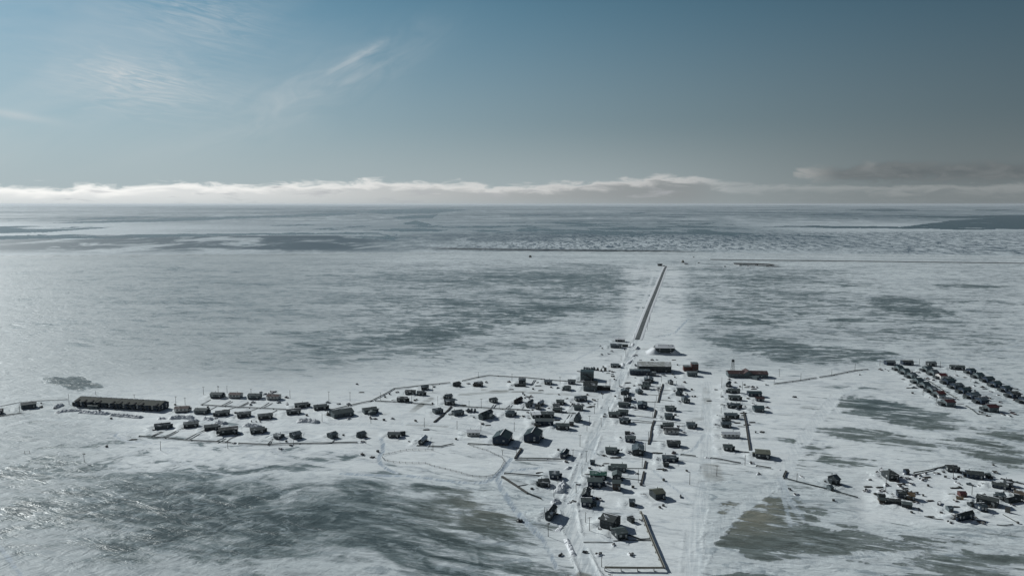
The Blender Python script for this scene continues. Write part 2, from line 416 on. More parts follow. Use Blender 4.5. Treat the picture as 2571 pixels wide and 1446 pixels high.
row('the cluttered lower right camp',
    (14, 1400, 1605, 562, 26, 'slate', 'dark', N(W=8, eave=3.6, rise=2.2)), (14, 1395, 1482, 658, 10, 'slate', 'grey', N(W=5, eave=2.2, kind='shed')),
    (25, 665, 1150, 492, 4, 'dark', 'dark', N(W=10, eave=3.4, kind='hip')), (25, 1295, 1390, 342, 0, 'dark', 'navy', N(W=4.5, eave=2.6, kind='shed')),
    (25, 550, 785, 1002, -6, 'dark', 'dark', N(W=4, eave=2.2, kind='shed')), (25, 565, 785, 1112, -8, 'olive', 'brown', N(W=4, eave=2.2, kind='shed')), (25, 1060, 1340, 985, -14, 'dark', 'navy', N(W=6, eave=3.2)),
    (25, 1325, 1570, 1025, -20, 'tan', 'tan', N(W=6, eave=2.6)), (25, 790, 1200, 1150, -16, 'dark', 'dark', N(W=4, eave=2.2, kind='shed')), (25, 1200, 1500, 1248, -22, 'olive', 'dark', N(W=5, eave=2.4, kind='shed')),
    (9, 1410, 1600, 212, -10, 'dark', 'dark', N(W=6, eave=2.8)), (9, 1700, 1985, 322, -18, 'dark', 'navy', N(W=8, eave=3)), (9, 2000, 2080, 300, 0, 'olive', 'dark', N(W=4, eave=2.4, kind='shed')),
    (9, 2100, 2335, 482, -38, 'dark', 'navy', N(W=5, eave=2.4)), (9, 2265, 2410, 427, -6, 'dark', 'dark', N(W=6, eave=2.8)),
    (24, 1285, 1900, 905, -42, 'dark', 'dark', N(W=8, eave=3.6, porch=0)), (24, 775, 1040, 622, -6, 'maroon', 'red', N(W=5, eave=2.4, kind='shed')), (24, 755, 950, 720, -38, 'tan', 'tan', N(W=2.6, eave=1.4, kind='shed', porch=0)),
    (24, 460, 680, 1012, -6, 'slate', 'grey', N(W=5, eave=2.2, kind='shed')), (24, 850, 1140, 1258, 24, 'dark', 'navy', N(W=7, eave=3.4)), (24, 1230, 1570, 995, 8, 'slate', 'navy', N(W=6, eave=2.8)),
    (24, 1790, 2080, 722, -8, 'slate', 'dark', N(W=7, eave=2.8)), (24, 2200, 2340, 802, 20, 'dark', 'dark', N(W=5, eave=2.8, kind='shed')), (24, 2300, 2640, 690, -34, 'brown', 'dark', N(W=6, eave=2.4)),
    (8, 1160, 1310, 772, 4, 'white', 'pale', N(W=4, eave=2.2, kind='shed')), (24, 1040, 1240, 890, 10, 'dark', 'dark', N(W=4, eave=2.0, kind='shed')))
row('the far shoreline road',
    (26, 325, 405, 372, 0, 'dark', 'dark', N(W=9, eave=5, porch=0)), (26, 750, 820, 350, 0, 'white', 'pale', N(W=7, eave=3, porch=0)))
row('the head of the straight road',
    (5, 872, 1015, 237, -8, 'white', 'dark', N(W=8, eave=3.2)), (5, 800, 965, 330, -8, 'slate', 'grey', N(W=9, eave=3.6)), (5, 975, 1065, 312, -8, 'olive', 'dark', N(W=4, eave=2.4, kind='shed')))

row('the big buildings',
    (5, 1205, 1720, 697, -4, 'schoolroof', 'dark', N(W=19, eave=7.0, rise=3.4, porch=0, kind='building', win=9, label='long two storey school with drifted snow on its pale roof', short='the long school')),
    (5, 1088, 1400, 738, -5, 'slate', 'navy', N(W=9, eave=4.6, kind='flat', porch=0, win=6, label='low flat roofed annex in front of the long school', short='the low school annex')),
    (5, 1385, 1490, 745, -5, 'grey', 'grey', N(W=6, eave=3.2, kind='flat', porch=0, label='grey flat roofed block at the end of the school annex', short='the grey annex block')),
    (5, 1460, 1770, 425, -4, 'white', 'dark', N(W=16, eave=8.0, rise=2.6, roofsnow=1, porch=0, kind='building', label='large building half buried under a snow drift beside the straight road', short='the half buried building')),
    (5, 2008, 2130, 688, -6, 'grey', 'red', N(W=12, eave=9.0, kind='flat', porch=0, red_wing=1, label='tall red box building with a lower red wing at its side', short='the tall red building')),
    (5, 1952, 2115, 757, -6, 'grey', 'grey', N(W=9, eave=4.0, kind='flat', porch=0, label='low grey building in front of the tall red building', short='the low grey building')),
    (22, 825, 1190, 592, -8, 'teal', 'teal', N(W=13, eave=9.0, kind='flat', porch=0, stair=1, label='tall blue green building with an outside stair on its front', short='the tall stair building')),
    (22, 905, 1290, 892, -10, 'dark', 'grey', N(W=15, eave=5.0, rise=4.2, porch=0, kind='building', annex=1, label='big dark gabled store with a grey front and side annex', short='the big gabled store')),
    (7, 205, 715, 332, -4, 'rust', 'grey', N(W=13, eave=4.0, rise=2.4, porch=0, kind='building', cross=1, win=10, label='long rust roofed school wing with a raised centre gable', short='the rust roofed wing')))

POLES = [  # zoom, x, base, top, style (t = crossarm, l = lamp frame, p = plain)
    (1, 930, 400, 258, 'p'), (1, 265, 510, 390, 'p'), (1, 2160, 1010, 885, 'p'), (1, 1135, 1178, 1065, 'l'), (1, 2365, 400, 290, 't'), (1, 2490, 405, 305, 't'), (1, 1290, 272, 215, 'p'), (1, 1805, 308, 262, 't'),
    (2, 487, 158, 55, 't'), (2, 685, 130, 48, 'l'), (2, 805, 138, 42, 'p'), (2, 1127, 152, 82, 't'), (2, 1652, 215, 105, 'p'), (2, 2173, 247, 122, 't'), (2, 2458, 250, 128, 't'), (2, 2083, 530, 410, 'p'),
    (2, 1355, 512, 430, 'p'), (2, 815, 887, 780, 'p'), (2, 1700, 840, 768, 'p'), (3, 200, 552, 435, 't'), (3, 598, 552, 438, 'p'), (3, 1000, 580, 462, 'p'), (3, 1275, 437, 335, 't'),
    (3, 1340, 605, 485, 'p'), (3, 1865, 245, 170, 'p'), (3, 2300, 290, 195, 't'), (3, 1165, 890, 765, 'p'), (3, 1588, 917, 800, 'p'), (3, 1745, 630, 540, 'p'), (3, 1903, 640, 518, 't'), (3, 2135, 645, 558, 'p'),
    (3, 1898, 930, 830, 'p'), (3, 2330, 937, 818, 'p'), (3, 472, 842, 740, 'p'), (3, 1277, 1190, 1072, 't'), (3, 408, 1097, 1040, 'p'), (3, 2178, 1246, 1180, 't'), (3, 2357, 1252, 1140, 'p'),
    (4, 1370, 347, 255, 't'), (4, 2065, 386, 288, 't'), (4, 2010, 420, 333, 'l'), (4, 2195, 390, 292, 'p'), (4, 1895, 680, 558, 't'), (4, 1848, 767, 630, 'l'), (4, 2045, 770, 672, 'p'), (4, 1780, 932, 788, 't'),
    (4, 1943, 945, 818, 't'), (4, 1745, 1006, 918, 'p'), (4, 1648, 1226, 1063, 't'), (4, 1550, 1422, 1258, 't'), (4, 1735, 1437, 1280, 't'), (4, 1965, 556, 488, 'l'),
    (5, 1570, 836, 742, 'p'), (5, 1098, 296, 232, 'p'), (5, 1027, 452, 370, 'p'), (5, 1357, 52, -8, 'p'), (5, 1797, 872, 813, 'p'), (5, 960, 508, 440, 'p'), (5, 1165, 182, 103, 'p'),
    (5, 1550, 912, 858, 'p'), (5, 1525, 1022, 905, 'p'), (5, 1495, 1132, 1048, 'p'), (5, 1470, 1252, 1108, 'p'), (5, 1437, 1367, 1268, 'p'), (5, 770, 1310, 1205, 't'), (6, 955, 302, 178, 'p'), (6, 890, 652, 500, 'p'),
    (6, 848, 797, 668, 'p'), (6, 797, 1032, 868, 'p'), (6, 738, 1272, 1073, 'p'), (6, 1517, 1297, 1108, 'p'), (6, 1925, 1167, 1003, 't'), (6, 2352, 1012, 858, 'p'), (6, 1990, 227, 128, 'p'),
    (7, 153, 452, 318, 'p'), (7, 145, 572, 498, 'p'), (7, 403, 470, 373, 'p'), (7, 850, 317, 223, 't'), (7, 788, 412, 348, 'p'), (7, 1110, 366, 273, 'p'), (7, 1485, 302, 223, 'p'), (7, 1766, 247, 158, 'p'),
    (7, 145, 772, 678, 'p'), (7, 375, 702, 598, 'p'), (8, 250, 242, 148, 't'), (8, 883, 242, 133, 'p'), (8, 1222, 287, 168, 'p'), (8, 945, 717, 618, 'p'), (8, 1155, 882, 760, 't'), (8, 1470, 352, 290, 'p'),
    (8, 1715, 502, 428, 'p'), (8, 2280, 782, 690, 'p'), (9, 548, 467, 260, 'p'), (9, 1535, 282, 118, 'p'), (9, 1808, 542, 388, 'p'), (10, 907, 682, 493, 'p'), (10, 812, 947, 758, 't'), (10, 455, 1007, 858, 'p'),
    (10, 517, 912, 738, 't'), (10, 580, 772, 718, 'p'), (10, 305, 1272, 1168, 'p'), (11, 363, 677, 463, 'l'), (11, 965, 452, 283, 'p'), (11, 1030, 587, 362, 't'), (11, 1225, 1167, 1003, 'p'),
    (11, 678, 1490, 1283, 't'), (11, 1360, 1490, 1278, 't'), (14, 905, 497, 368, 'p'), (14, 68, 242, 103, 'p'), (13, 1385, 677, 618, 'p'), (13, 1370, 737, 663, 'p'), (26, 548, 378, 342, 'p'), (26, 592, 360, 318, 't'), (26, 935, 372, 305, 'p'),
]

# pipes and boardwalks: (style, [(zoom, x, y) ...]); m = main pipe, s = thin service pipe, b = wide boardwalk box, e = pipe carried high on posts
PIPES = [
    ('m', [(1, 1870, 825), (2, 0, 745), (2, 230, 768), (2, 780, 805), (2, 860, 816)]), ('m', [(2, 960, 822), (2, 1350, 838), (2, 1500, 828), (2, 1850, 824), (2, 2550, 810), (3, 295, 1093)]),
    ('m', [(2, 2120, 385), (3, 0, 660), (3, 160, 622), (3, 480, 552)]), ('m', [(3, 480, 552), (3, 640, 470), (3, 770, 396), (3, 1150, 352), (3, 1500, 318)]),
    ('m', [(3, 1660, 293), (3, 1870, 241), (3, 2000, 221), (3, 2120, 231), (3, 2479, 250), (4, 1160, 296)]), ('m', [(4, 1260, 306), (4, 1480, 321)]), ('m', [(4, 1600, 328), (4, 1760, 326), (4, 1900, 315)]),
    ('m', [(2, 470, 302), (2, 910, 330), (2, 1210, 345), (2, 1480, 362), (2, 1640, 370)]), ('m', [(3, 530, 553), (3, 1000, 581), (3, 1085, 592), (3, 1280, 606)]),
    ('m', [(3, 1520, 615), (3, 1740, 630), (3, 2130, 651), (3, 2479, 668)]), ('m', [(4, 770, 711), (4, 950, 725)]), ('m', [(4, 1180, 740), (4, 1400, 756), (4, 1590, 771)]),
    ('b', [(3, 1515, 625), (3, 1430, 715), (3, 1290, 828)]), ('m', [(3, 1065, 1135), (3, 1190, 1138)]), ('m', [(3, 1220, 1138), (3, 1370, 1146), (3, 1540, 1106)]), ('m', [(3, 1730, 1102), (3, 2080, 1122)]),
    ('b', [(3, 2340, 1290), (3, 2425, 1165)]), ('m', [(4, 735, 1390), (4, 1410, 1405)]), ('s', [(4, 735, 1410), (4, 1400, 1428)]), ('s', [(4, 700, 1240), (4, 830, 1250)]),
    ('b', [(12, 2055, 495), (12, 2240, 610), (12, 2390, 710)]), ('m', [(12, 2390, 710), (12, 2565, 780), (10, 245, 1045)]), ('m', [(12, 2090, 455), (12, 2571, 487), (10, 310, 680)]), ('s', [(12, 2235, 615), (12, 2490, 577), (10, 155, 788)]),
    ('b', [(5, 1595, 870), (5, 1550, 1010), (5, 1520, 1150)]), ('b', [(5, 1485, 1265), (5, 1460, 1380)]), ('b', [(6, 978, 340), (6, 940, 450), (6, 920, 600), (6, 893, 695)]), ('b', [(6, 852, 950), (6, 830, 1060)]), ('b', [(6, 825, 1105), (6, 785, 1290)]),
    ('s', [(5, 1430, 905), (5, 1575, 910)]), ('s', [(5, 1440, 940), (5, 1560, 948)]), ('s', [(5, 1330, 1020), (5, 1555, 1045)]), ('s', [(5, 1210, 1130), (5, 1520, 1150)]), ('s', [(5, 1575, 965), (5, 1795, 965)]),
    ('s', [(5, 1560, 1015), (5, 1700, 1016)]), ('s', [(5, 1535, 1112), (5, 1850, 1140)]), ('s', [(5, 1430, 1255), (5, 1490, 1258)]), ('s', [(5, 1490, 1225), (5, 1625, 1230)]), ('s', [(6, 685, 262), (6, 980, 298)]),
    ('s', [(6, 620, 320), (6, 960, 360)]), ('s', [(6, 650, 357), (6, 955, 378)]), ('s', [(6, 985, 340), (6, 1200, 358), (6, 1450, 385)]), ('s', [(6, 950, 472), (6, 1110, 472)]), ('s', [(6, 975, 408), (6, 1100, 416)]),
    ('s', [(6, 705, 622), (6, 900, 641)]), ('s', [(6, 940, 640), (6, 1150, 655)]), ('s', [(6, 565, 1048), (6, 830, 1058)]), ('s', [(6, 470, 1200), (6, 800, 1240)]), ('s', [(7, 345, 797), (7, 430, 805)]), ('s', [(7, 345, 915), (7, 440, 922)]),
    ('b', [(7, 420, 745), (7, 450, 900), (7, 475, 1080), (7, 495, 1210)]), ('m', [(7, 800, 405), (7, 1110, 365), (7, 1300, 333)]), ('m', [(7, 1340, 328), (7, 1485, 302), (7, 1766, 245), (7, 1928, 230)]),
    ('m', [(6, 1380, 855), (6, 1610, 880)]), ('m', [(6, 1830, 905), (6, 1980, 925), (6, 2180, 965), (6, 2290, 985)]), ('m', [(14, 250, 260), (14, 490, 297)]), ('m', [(14, 700, 455), (14, 920, 520), (14, 1390, 638)]),
    ('m', [(14, 1480, 662), (14, 1890, 775)]), ('b', [(14, 690, 440), (14, 735, 342)]), ('m', [(7, 285, 1217), (7, 490, 1242)]), ('m', [(8, 970, 450), (8, 1180, 583)]), ('m', [(8, 1180, 583), (8, 1335, 682)]), ('m', [(8, 1365, 700), (8, 1500, 790)]),
    ('m', [(8, 1640, 895), (8, 1690, 927)]), ('m', [(8, 1715, 942), (8, 1820, 1025), (8, 1990, 1052)]), ('s', [(8, 750, 322), (8, 900, 322)]), ('s', [(8, 1090, 510), (8, 1220, 510)]), ('s', [(8, 1180, 583), (8, 1340, 585)]),
    ('s', [(8, 1330, 670), (8, 1450, 671)]), ('s', [(8, 1430, 752), (8, 1560, 752)]), ('s', [(8, 1480, 860), (8, 1600, 861)]), ('s', [(8, 1720, 943), (8, 1890, 944)]),
    ('m', [(9, 960, 226), (9, 1170, 186), (9, 1420, 131)]), ('m', [(9, 2230, 305), (9, 2571, 390)]), ('s', [(9, 1110, 848), (9, 1240, 880), (9, 1390, 898)]), ('s', [(9, 2170, 970), (9, 2290, 980), (9, 2410, 960)]), ('s', [(9, 2260, 820), (9, 2470, 935)]),
    ('e', [(11, 1855, 275), (11, 2040, 735), (11, 2235, 1185)]), ('e', [(11, 1275, 1178), (11, 1750, 1176), (11, 2215, 1186)]), ('m', [(11, 1660, 665), (11, 1850, 738), (11, 2035, 733)]), ('s', [(11, 1410, 752), (11, 1700, 742), (11, 2035, 750)]), ('s', [(11, 930, 772), (11, 1150, 770), (11, 1400, 778)]),
    ('s', [(1, 2040, 822), (1, 2170, 762)]), ('s', [(1, 2055, 828), (1, 2195, 766)]), ('s', [(1, 2190, 840), (1, 2470, 708)]), ('s', [(1, 2225, 845), (1, 2490, 715)]), ('s', [(2, 245, 757), (2, 500, 637)]), ('s', [(2, 290, 765), (2, 515, 650)]),
    ('s', [(2, 655, 790), (2, 760, 742)]), ('s', [(2, 680, 812), (2, 790, 750)]), ('s', [(2, 780, 805), (2, 850, 752), (2, 960, 702)]), ('s', [(2, 1345, 832), (2, 1420, 757)]), ('s', [(2, 1370, 845), (2, 1425, 765)]), ('s', [(2, 2215, 812), (2, 2255, 768)]),
    ('s', [(2, 445, 300), (2, 585, 232)]), ('s', [(2, 580, 362), (2, 665, 320)]), ('s', [(2, 715, 315), (2, 850, 246)]), ('s', [(2, 770, 308), (2, 880, 255)]), ('s', [(2, 950, 330), (2, 1090, 260)]), ('s', [(2, 985, 325), (2, 1095, 275)]),
    ('s', [(2, 1245, 345), (2, 1370, 272)]), ('s', [(2, 1290, 340), (2, 1415, 280)]), ('s', [(2, 800, 370), (2, 915, 332)]), ('s', [(2, 1125, 380), (2, 1212, 347)]), ('s', [(2, 1390, 420), (2, 1475, 372)]), ('s', [(2, 1635, 368), (2, 1715, 345)]),
    ('s', [(4, 1450, 750), (4, 1535, 637)]), ('s', [(4, 1488, 738), (4, 1568, 642)]), ('s', [(4, 1420, 900), (4, 1500, 782)]), ('s', [(4, 1470, 900), (4, 1535, 782)]), ('s', [(4, 403, 690), (4, 445, 640)]), ('s', [(4, 435, 690), (4, 478, 640)]),
    ('s', [(4, 605, 697), (4, 725, 610)]), ('s', [(4, 640, 703), (4, 720, 640)]), ('s', [(4, 955, 380), (4, 1008, 298)]), ('s', [(4, 980, 372), (4, 1032, 298)]), ('s', [(4, 835, 715), (4, 870, 665)]), ('s', [(14, 1480, 612), (14, 1540, 565)]), ('s', [(14, 1520, 622), (14, 1600, 567)]),
    ('s', [(1, 0, 432), (1, 260, 378), (1, 560, 356), (1, 910, 335)]), ('m', [(1, 0, 562), (1, 170, 545), (1, 290, 528)]), ('s', [(26, 490, 383), (26, 935, 386), (26, 1500, 392)]),
]

# heaps of ploughed snow: polylines and half width m, height m
BANKS = [
    ([(1, 730, 520), (1, 860, 492), (1, 1000, 488), (1, 1110, 480)], 2.6, 1.7), ([(1, 1060, 505), (1, 1300, 522), (1, 1480, 532)], 3.0, 2.0), ([(1, 1480, 545), (1, 1680, 555), (1, 1920, 580)], 3.0, 2.0),
    ([(1, 2100, 600), (1, 2180, 592), (1, 2250, 590)], 2.6, 1.8), ([(2, 5, 485), (2, 180, 465), (2, 360, 478)], 3.0, 2.2), ([(2, 280, 505), (2, 350, 512), (2, 420, 522)], 3.0, 2.4), ([(2, 480, 482), (2, 560, 492), (2, 620, 497)], 3.0, 2.2),
    ([(2, 640, 535), (2, 720, 545), (2, 805, 556)], 3.2, 2.6), ([(2, 1010, 578), (2, 1130, 580), (2, 1270, 588)], 3.0, 2.2), ([(2, 1730, 530), (2, 1880, 522), (2, 2050, 545)], 3.2, 2.4), ([(10, 610, 790), (10, 570, 870), (10, 520, 950)], 3.2, 3.0),
    ([(10, 650, 530), (10, 690, 545), (10, 725, 555)], 3.4, 3.2), ([(10, 470, 1060), (10, 490, 1100), (10, 510, 1130)], 3.0, 2.6), ([(10, 480, 1010), (10, 515, 1025)], 2.2, 1.8), ([(11, 590, 465), (11, 560, 535), (11, 500, 600)], 1.6, 1.0),
    ([(11, 640, 700), (11, 710, 850), (11, 780, 1010)], 1.6, 1.1), ([(5, 1060, 570), (5, 1120, 505)], 2.0, 1.6), ([(5, 990, 600), (5, 985, 555)], 1.8, 1.4), ([(5, 1130, 460), (5, 1170, 420)], 2.2, 1.8), ([(5, 1180, 350), (5, 1215, 320)], 2.6, 2.4), ([(5, 1125, 300), (5, 1140, 255)], 1.6, 1.2),
    ([(1, 700, 450), (1, 760, 440), (1, 835, 405)], 3.2, 2.2), ([(14, 600, 310), (14, 660, 325)], 1.4, 1.4), ([(31, 270, 290), (31, 320, 297)], 1.6, 1.3),
]

# smaller things: kind letter, zoom, x, y of the base (s snowmobile, v truck, j snowed-over junk heap, c crate, l lumber pile, d dinghy, t tank, a aframe, r drying rack, k sled, g barrel)
SMALL = [
    ('s', 12, 2288, 1068), ('s', 11, 565, 985), ('s', 7, 1037, 562), ('s', 7, 1825, 295), ('s', 14, 790, 638), ('s', 3, 292, 333), ('s', 10, 2500, 1010), ('s', 11, 962, 940), ('s', 13, 1328, 556), ('s', 33, 2185, 945),
    ('v', 2, 1605, 210), ('v', 2, 1155, 268), ('v', 2, 1120, 298), ('v', 2, 2160, 275), ('j', 2, 2310, 295), ('v', 2, 2440, 300), ('v', 22, 220, 808), ('v', 5, 665, 428), ('j', 5, 770, 418), ('v', 5, 820, 378), ('j', 5, 1190, 440),
    ('d', 2, 1395, 150), ('j', 2, 1310, 160), ('d', 2, 1430, 130), ('j', 2, 1260, 135), ('v', 2, 1500, 275), ('d', 2, 1610, 300), ('c', 2, 915, 412), ('c', 2, 545, 330), ('l', 2, 780, 367), ('l', 2, 950, 695), ('j', 2, 655, 480), ('c', 2, 1875, 448), ('a', 2, 2160, 445),
    ('g', 2, 1132, 527), ('g', 2, 1195, 527), ('g', 2, 1248, 527), ('j', 2, 900, 820), ('j', 2, 1530, 890), ('j', 2, 1670, 845), ('c', 2, 2370, 715), ('j', 2, 2435, 500), ('c', 2, 1600, 795), ('r', 2, 2420, 440),
    ('j', 1, 755, 455), ('c', 1, 1040, 425), ('c', 1, 1340, 487), ('c', 1, 1465, 447), ('c', 1, 1550, 470), ('c', 1, 1600, 462), ('c', 1, 1650, 455), ('c', 1, 1850, 465), ('c', 1, 1890, 475), ('c', 1, 1925, 490), ('c', 1, 1970, 465), ('c', 1, 2355, 408), ('j', 1, 545, 440), ('c', 1, 555, 395),
    ('j', 1, 2060, 745), ('c', 1, 1435, 970), ('l', 1, 1790, 870), ('c', 1, 1495, 592), ('r', 1, 365, 1060),
    ('l', 3, 350, 440), ('c', 3, 655, 500), ('j', 3, 750, 545), ('j', 3, 820, 440), ('c', 3, 715, 465), ('c', 3, 1065, 535), ('c', 3, 1040, 545), ('j', 3, 1285, 370), ('c', 3, 1270, 585), ('v', 3, 465, 778), ('j', 3, 530, 785), ('j', 3, 745, 785), ('c', 3, 1055, 815), ('c', 3, 115, 1000),
    ('l', 3, 1190, 925), ('j', 3, 350, 1245), ('j', 3, 490, 1275), ('c', 3, 560, 1205), ('j', 3, 355, 1085), ('j', 3, 975, 1075), ('c', 3, 1575, 1045), ('j', 3, 1735, 335), ('j', 3, 1970, 310), ('t', 3, 1730, 685), ('t', 3, 1775, 685), ('t', 3, 1820, 685), ('j', 3, 1500, 725),
    ('v', 21, 1265, 205), ('j', 21, 655, 215), ('j', 21, 180, 255), ('c', 21, 1330, 305), ('l', 21, 1400, 285), ('c', 21, 1690, 640), ('c', 21, 1680, 550), ('v', 21, 1860, 585), ('j', 21, 2320, 920), ('j', 21, 2035, 225), ('c', 21, 2395, 350), ('c', 21, 1910, 395), ('l', 21, 2120, 430),
    ('j', 21, 1790, 1190), ('j', 21, 1910, 1350), ('c', 21, 320, 1165), ('l', 21, 700, 1370), ('j', 21, 530, 1330), ('c', 21, 2380, 215), ('r', 21, 1600, 1145), ('c', 21, 1655, 1140),
    ('j', 22, 340, 850), ('c', 22, 38, 775), ('j', 22, 555, 1190), ('c', 22, 665, 1240), ('v', 22, 770, 1240), ('v', 22, 870, 1255), ('c', 22, 1160, 1115), ('c', 22, 1215, 1135), ('l', 22, 1060, 1310), ('c', 22, 1045, 1205), ('l', 22, 2105, 655), ('j', 22, 2110, 1320), ('j', 22, 2400, 700), ('j', 22, 2270, 735),
    ('j', 22, 780, 350), ('t', 22, 935, 300), ('t', 22, 1000, 300), ('t', 22, 1065, 302), ('t', 22, 1130, 302), ('t', 22, 1195, 304), ('a', 22, 1290, 325), ('a', 22, 1390, 330), ('a', 22, 1495, 335), ('j', 22, 1600, 340), ('j', 22, 1690, 425), ('v', 22, 830, 610), ('v', 22, 900, 620), ('c', 22, 1670, 485), ('c', 22, 1725, 490),
    ('l', 22, 1575, 400), ('j', 22, 1740, 380), ('c', 22, 1395, 945), ('c', 22, 1740, 570), ('t', 22, 2310, 210), ('j', 22, 1830, 1100), ('j', 22, 1900, 1095), ('c', 22, 2290, 1110), ('v', 22, 2250, 1330), ('j', 22, 2140, 1235),
    ('v', 5, 1430, 510), ('j', 5, 1500, 505), ('v', 5, 1600, 740), ('c', 5, 1520, 745), ('c', 5, 2028, 958), ('c', 5, 2038, 1060), ('c', 5, 2080, 1062), ('v', 5, 1920, 845), ('j', 5, 1945, 1025), ('j', 5, 1235, 890), ('l', 5, 1165, 895), ('c', 5, 1845, 1140), ('j', 5, 1940, 950), ('j', 5, 640, 300), ('c', 5, 675, 335),
    ('j', 6, 1070, 285), ('c', 6, 1300, 255), ('j', 6, 1425, 515), ('j', 6, 1335, 425), ('j', 6, 1395, 430), ('v', 6, 1275, 830), ('j', 6, 1010, 930), ('j', 6, 1140, 1080), ('l', 6, 1060, 830), ('c', 6, 465, 595), ('j', 6, 640, 530), ('c', 6, 205, 1015), ('j', 6, 610, 830), ('j', 6, 150, 1020), ('l', 6, 370, 895),
    ('j', 6, 2010, 100), ('j', 6, 1940, 270), ('j', 6, 1930, 410), ('v', 6, 2240, 170), ('c', 6, 1470, 1095), ('l', 6, 1810, 40), ('j', 6, 230, 280), ('c', 6, 230, 245), ('v', 6, 570, 90), ('j', 6, 680, 150),
    ('j', 7, 75, 475), ('j', 7, 160, 560), ('j', 7, 165, 662), ('j', 7, 105, 795), ('j', 7, 175, 490), ('c', 7, 375, 440), ('j', 7, 480, 435), ('v', 7, 530, 445), ('j', 7, 575, 450), ('c', 7, 430, 420), ('v', 7, 710, 695), ('j', 7, 480, 585), ('j', 7, 430, 680), ('v', 7, 350, 715), ('j', 7, 700, 420), ('c', 7, 565, 990),
    ('j', 7, 640, 985), ('v', 7, 245, 350), ('j', 14, 185, 215), ('j', 14, 985, 430), ('c', 14, 1360, 515), ('c', 14, 1495, 820), ('j', 14, 280, 385),
    ('v', 8, 260, 310), ('j', 8, 390, 325), ('v', 8, 800, 600), ('j', 8, 870, 360), ('v', 8, 1025, 455), ('j', 8, 1100, 475), ('j', 8, 1320, 380), ('v', 8, 1380, 435), ('j', 8, 1460, 470), ('v', 8, 1690, 600), ('j', 8, 1620, 435), ('v', 8, 1790, 520), ('v', 8, 1900, 590), ('j', 8, 1770, 570), ('v', 8, 1780, 660), ('j', 8, 2040, 670), ('j', 8, 2150, 720),
    ('v', 8, 1960, 760), ('c', 8, 2030, 775), ('c', 8, 1900, 1005), ('j', 8, 2240, 1040), ('j', 8, 2330, 1055), ('v', 8, 2350, 980), ('c', 8, 1600, 775), ('v', 8, 2420, 800), ('j', 8, 2350, 595), ('d', 8, 2430, 620), ('j', 8, 1050, 760), ('c', 8, 1200, 835), ('v', 8, 2400, 1020), ('c', 8, 775, 690), ('j', 8, 330, 300),
    ('l', 9, 290, 415), ('j', 9, 280, 465), ('j', 9, 265, 490), ('v', 9, 720, 345), ('l', 9, 760, 380), ('j', 9, 1120, 235), ('j', 9, 1300, 235), ('j', 9, 950, 270), ('j', 9, 870, 300), ('c', 9, 600, 190), ('d', 9, 480, 195), ('j', 9, 430, 215), ('j', 9, 1550, 305), ('j', 9, 1680, 270), ('v', 9, 1780, 395), ('j', 9, 1920, 415), ('l', 9, 1550, 435), ('c', 9, 1625, 432),
    ('d', 9, 680, 560), ('j', 9, 470, 490), ('c', 9, 1095, 545), ('l', 9, 1200, 620), ('d', 9, 1330, 665), ('j', 9, 1570, 640), ('l', 9, 1510, 525), ('j', 9, 1800, 700), ('j', 9, 2200, 570), ('a', 9, 2330, 790), ('j', 9, 1560, 820), ('c', 9, 925, 795), ('j', 9, 1010, 745), ('l', 9, 590, 670), ('c', 9, 1360, 800), ('c', 9, 2480, 945), ('j', 9, 2380, 690), ('j', 9, 2490, 360), ('c', 9, 820, 600),
    ('j', 10, 1175, 510), ('j', 10, 1245, 515), ('l', 10, 1300, 470), ('l', 10, 990, 650), ('j', 10, 860, 820), ('j', 10, 640, 445), ('v', 10, 1140, 1050), ('v', 10, 1200, 1055), ('j', 10, 720, 1110), ('c', 10, 765, 1085), ('c', 10, 800, 1110), ('v', 10, 1670, 300), ('j', 10, 1800, 1160), ('c', 10, 1730, 855), ('j', 10, 2110, 390), ('j', 10, 2240, 575), ('l', 10, 225, 615), ('c', 10, 100, 880), ('l', 10, 960, 1215), ('j', 10, 1900, 980),
    ('j', 10, 1050, 870), ('c', 10, 1290, 850), ('v', 10, 1320, 800), ('j', 11, 1180, 980), ('j', 11, 1690, 975), ('j', 11, 1200, 580), ('c', 11, 1190, 405), ('j', 11, 1420, 825), ('j', 11, 1870, 430), ('c', 11, 2165, 225), ('c', 11, 2220, 190), ('j', 11, 1060, 200), ('c', 10, 525, 260),
    ('c', 5, 1015, 352), ('v', 26, 430, 378), ('a', 26, 735, 318), ('c', 26, 990, 328), ('v', 26, 2105, 385), ('v', 26, 2195, 385), ('j', 26, 1640, 365), ('j', 26, 1930, 365), ('c', 26, 1415, 388), ('j', 26, 1800, 395), ('c', 26, 910, 235), ('c', 33, 1240, 40), ('a', 13, 422, 150), ('c', 3, 640, 800), ('l', 31, 1900, 715), ('c', 31, 2350, 350), ('j', 31, 620, 335), ('j', 31, 940, 560),
]

# the yards of the camp, the estate and the village are littered: more heaps where the photo shows dark scatter
_r = random.Random(5)
for _x, _y, _w, _h, _n in ((2240, 1205, 60, 18, 8), (2250, 1245, 55, 22, 14), (2340, 1205, 40, 20, 8), (2450, 1205, 60, 20, 12), (2500, 1250, 70, 35, 18), (2420, 1290, 45, 22, 10), (2440, 965, 45, 30, 14), (2300, 945, 45, 30, 8),
                           (2480, 1030, 50, 20, 8), (1690, 990, 40, 20, 5), (1860, 1020, 40, 60, 10), (1540, 1000, 60, 30, 8), (1400, 1020, 90, 40, 14), (1240, 1000, 120, 40, 10), (1580, 1180, 100, 60, 12), (1650, 925, 60, 30, 8), (1500, 930, 40, 14, 8)):
    for _i in range(_n):
        SMALL.append((_r.choice('jjjjcclsk'.replace('k', 'j').replace('s', 'l')), 0, _x + _r.uniform(-_w, _w), _y + _r.uniform(-_h, _h)))

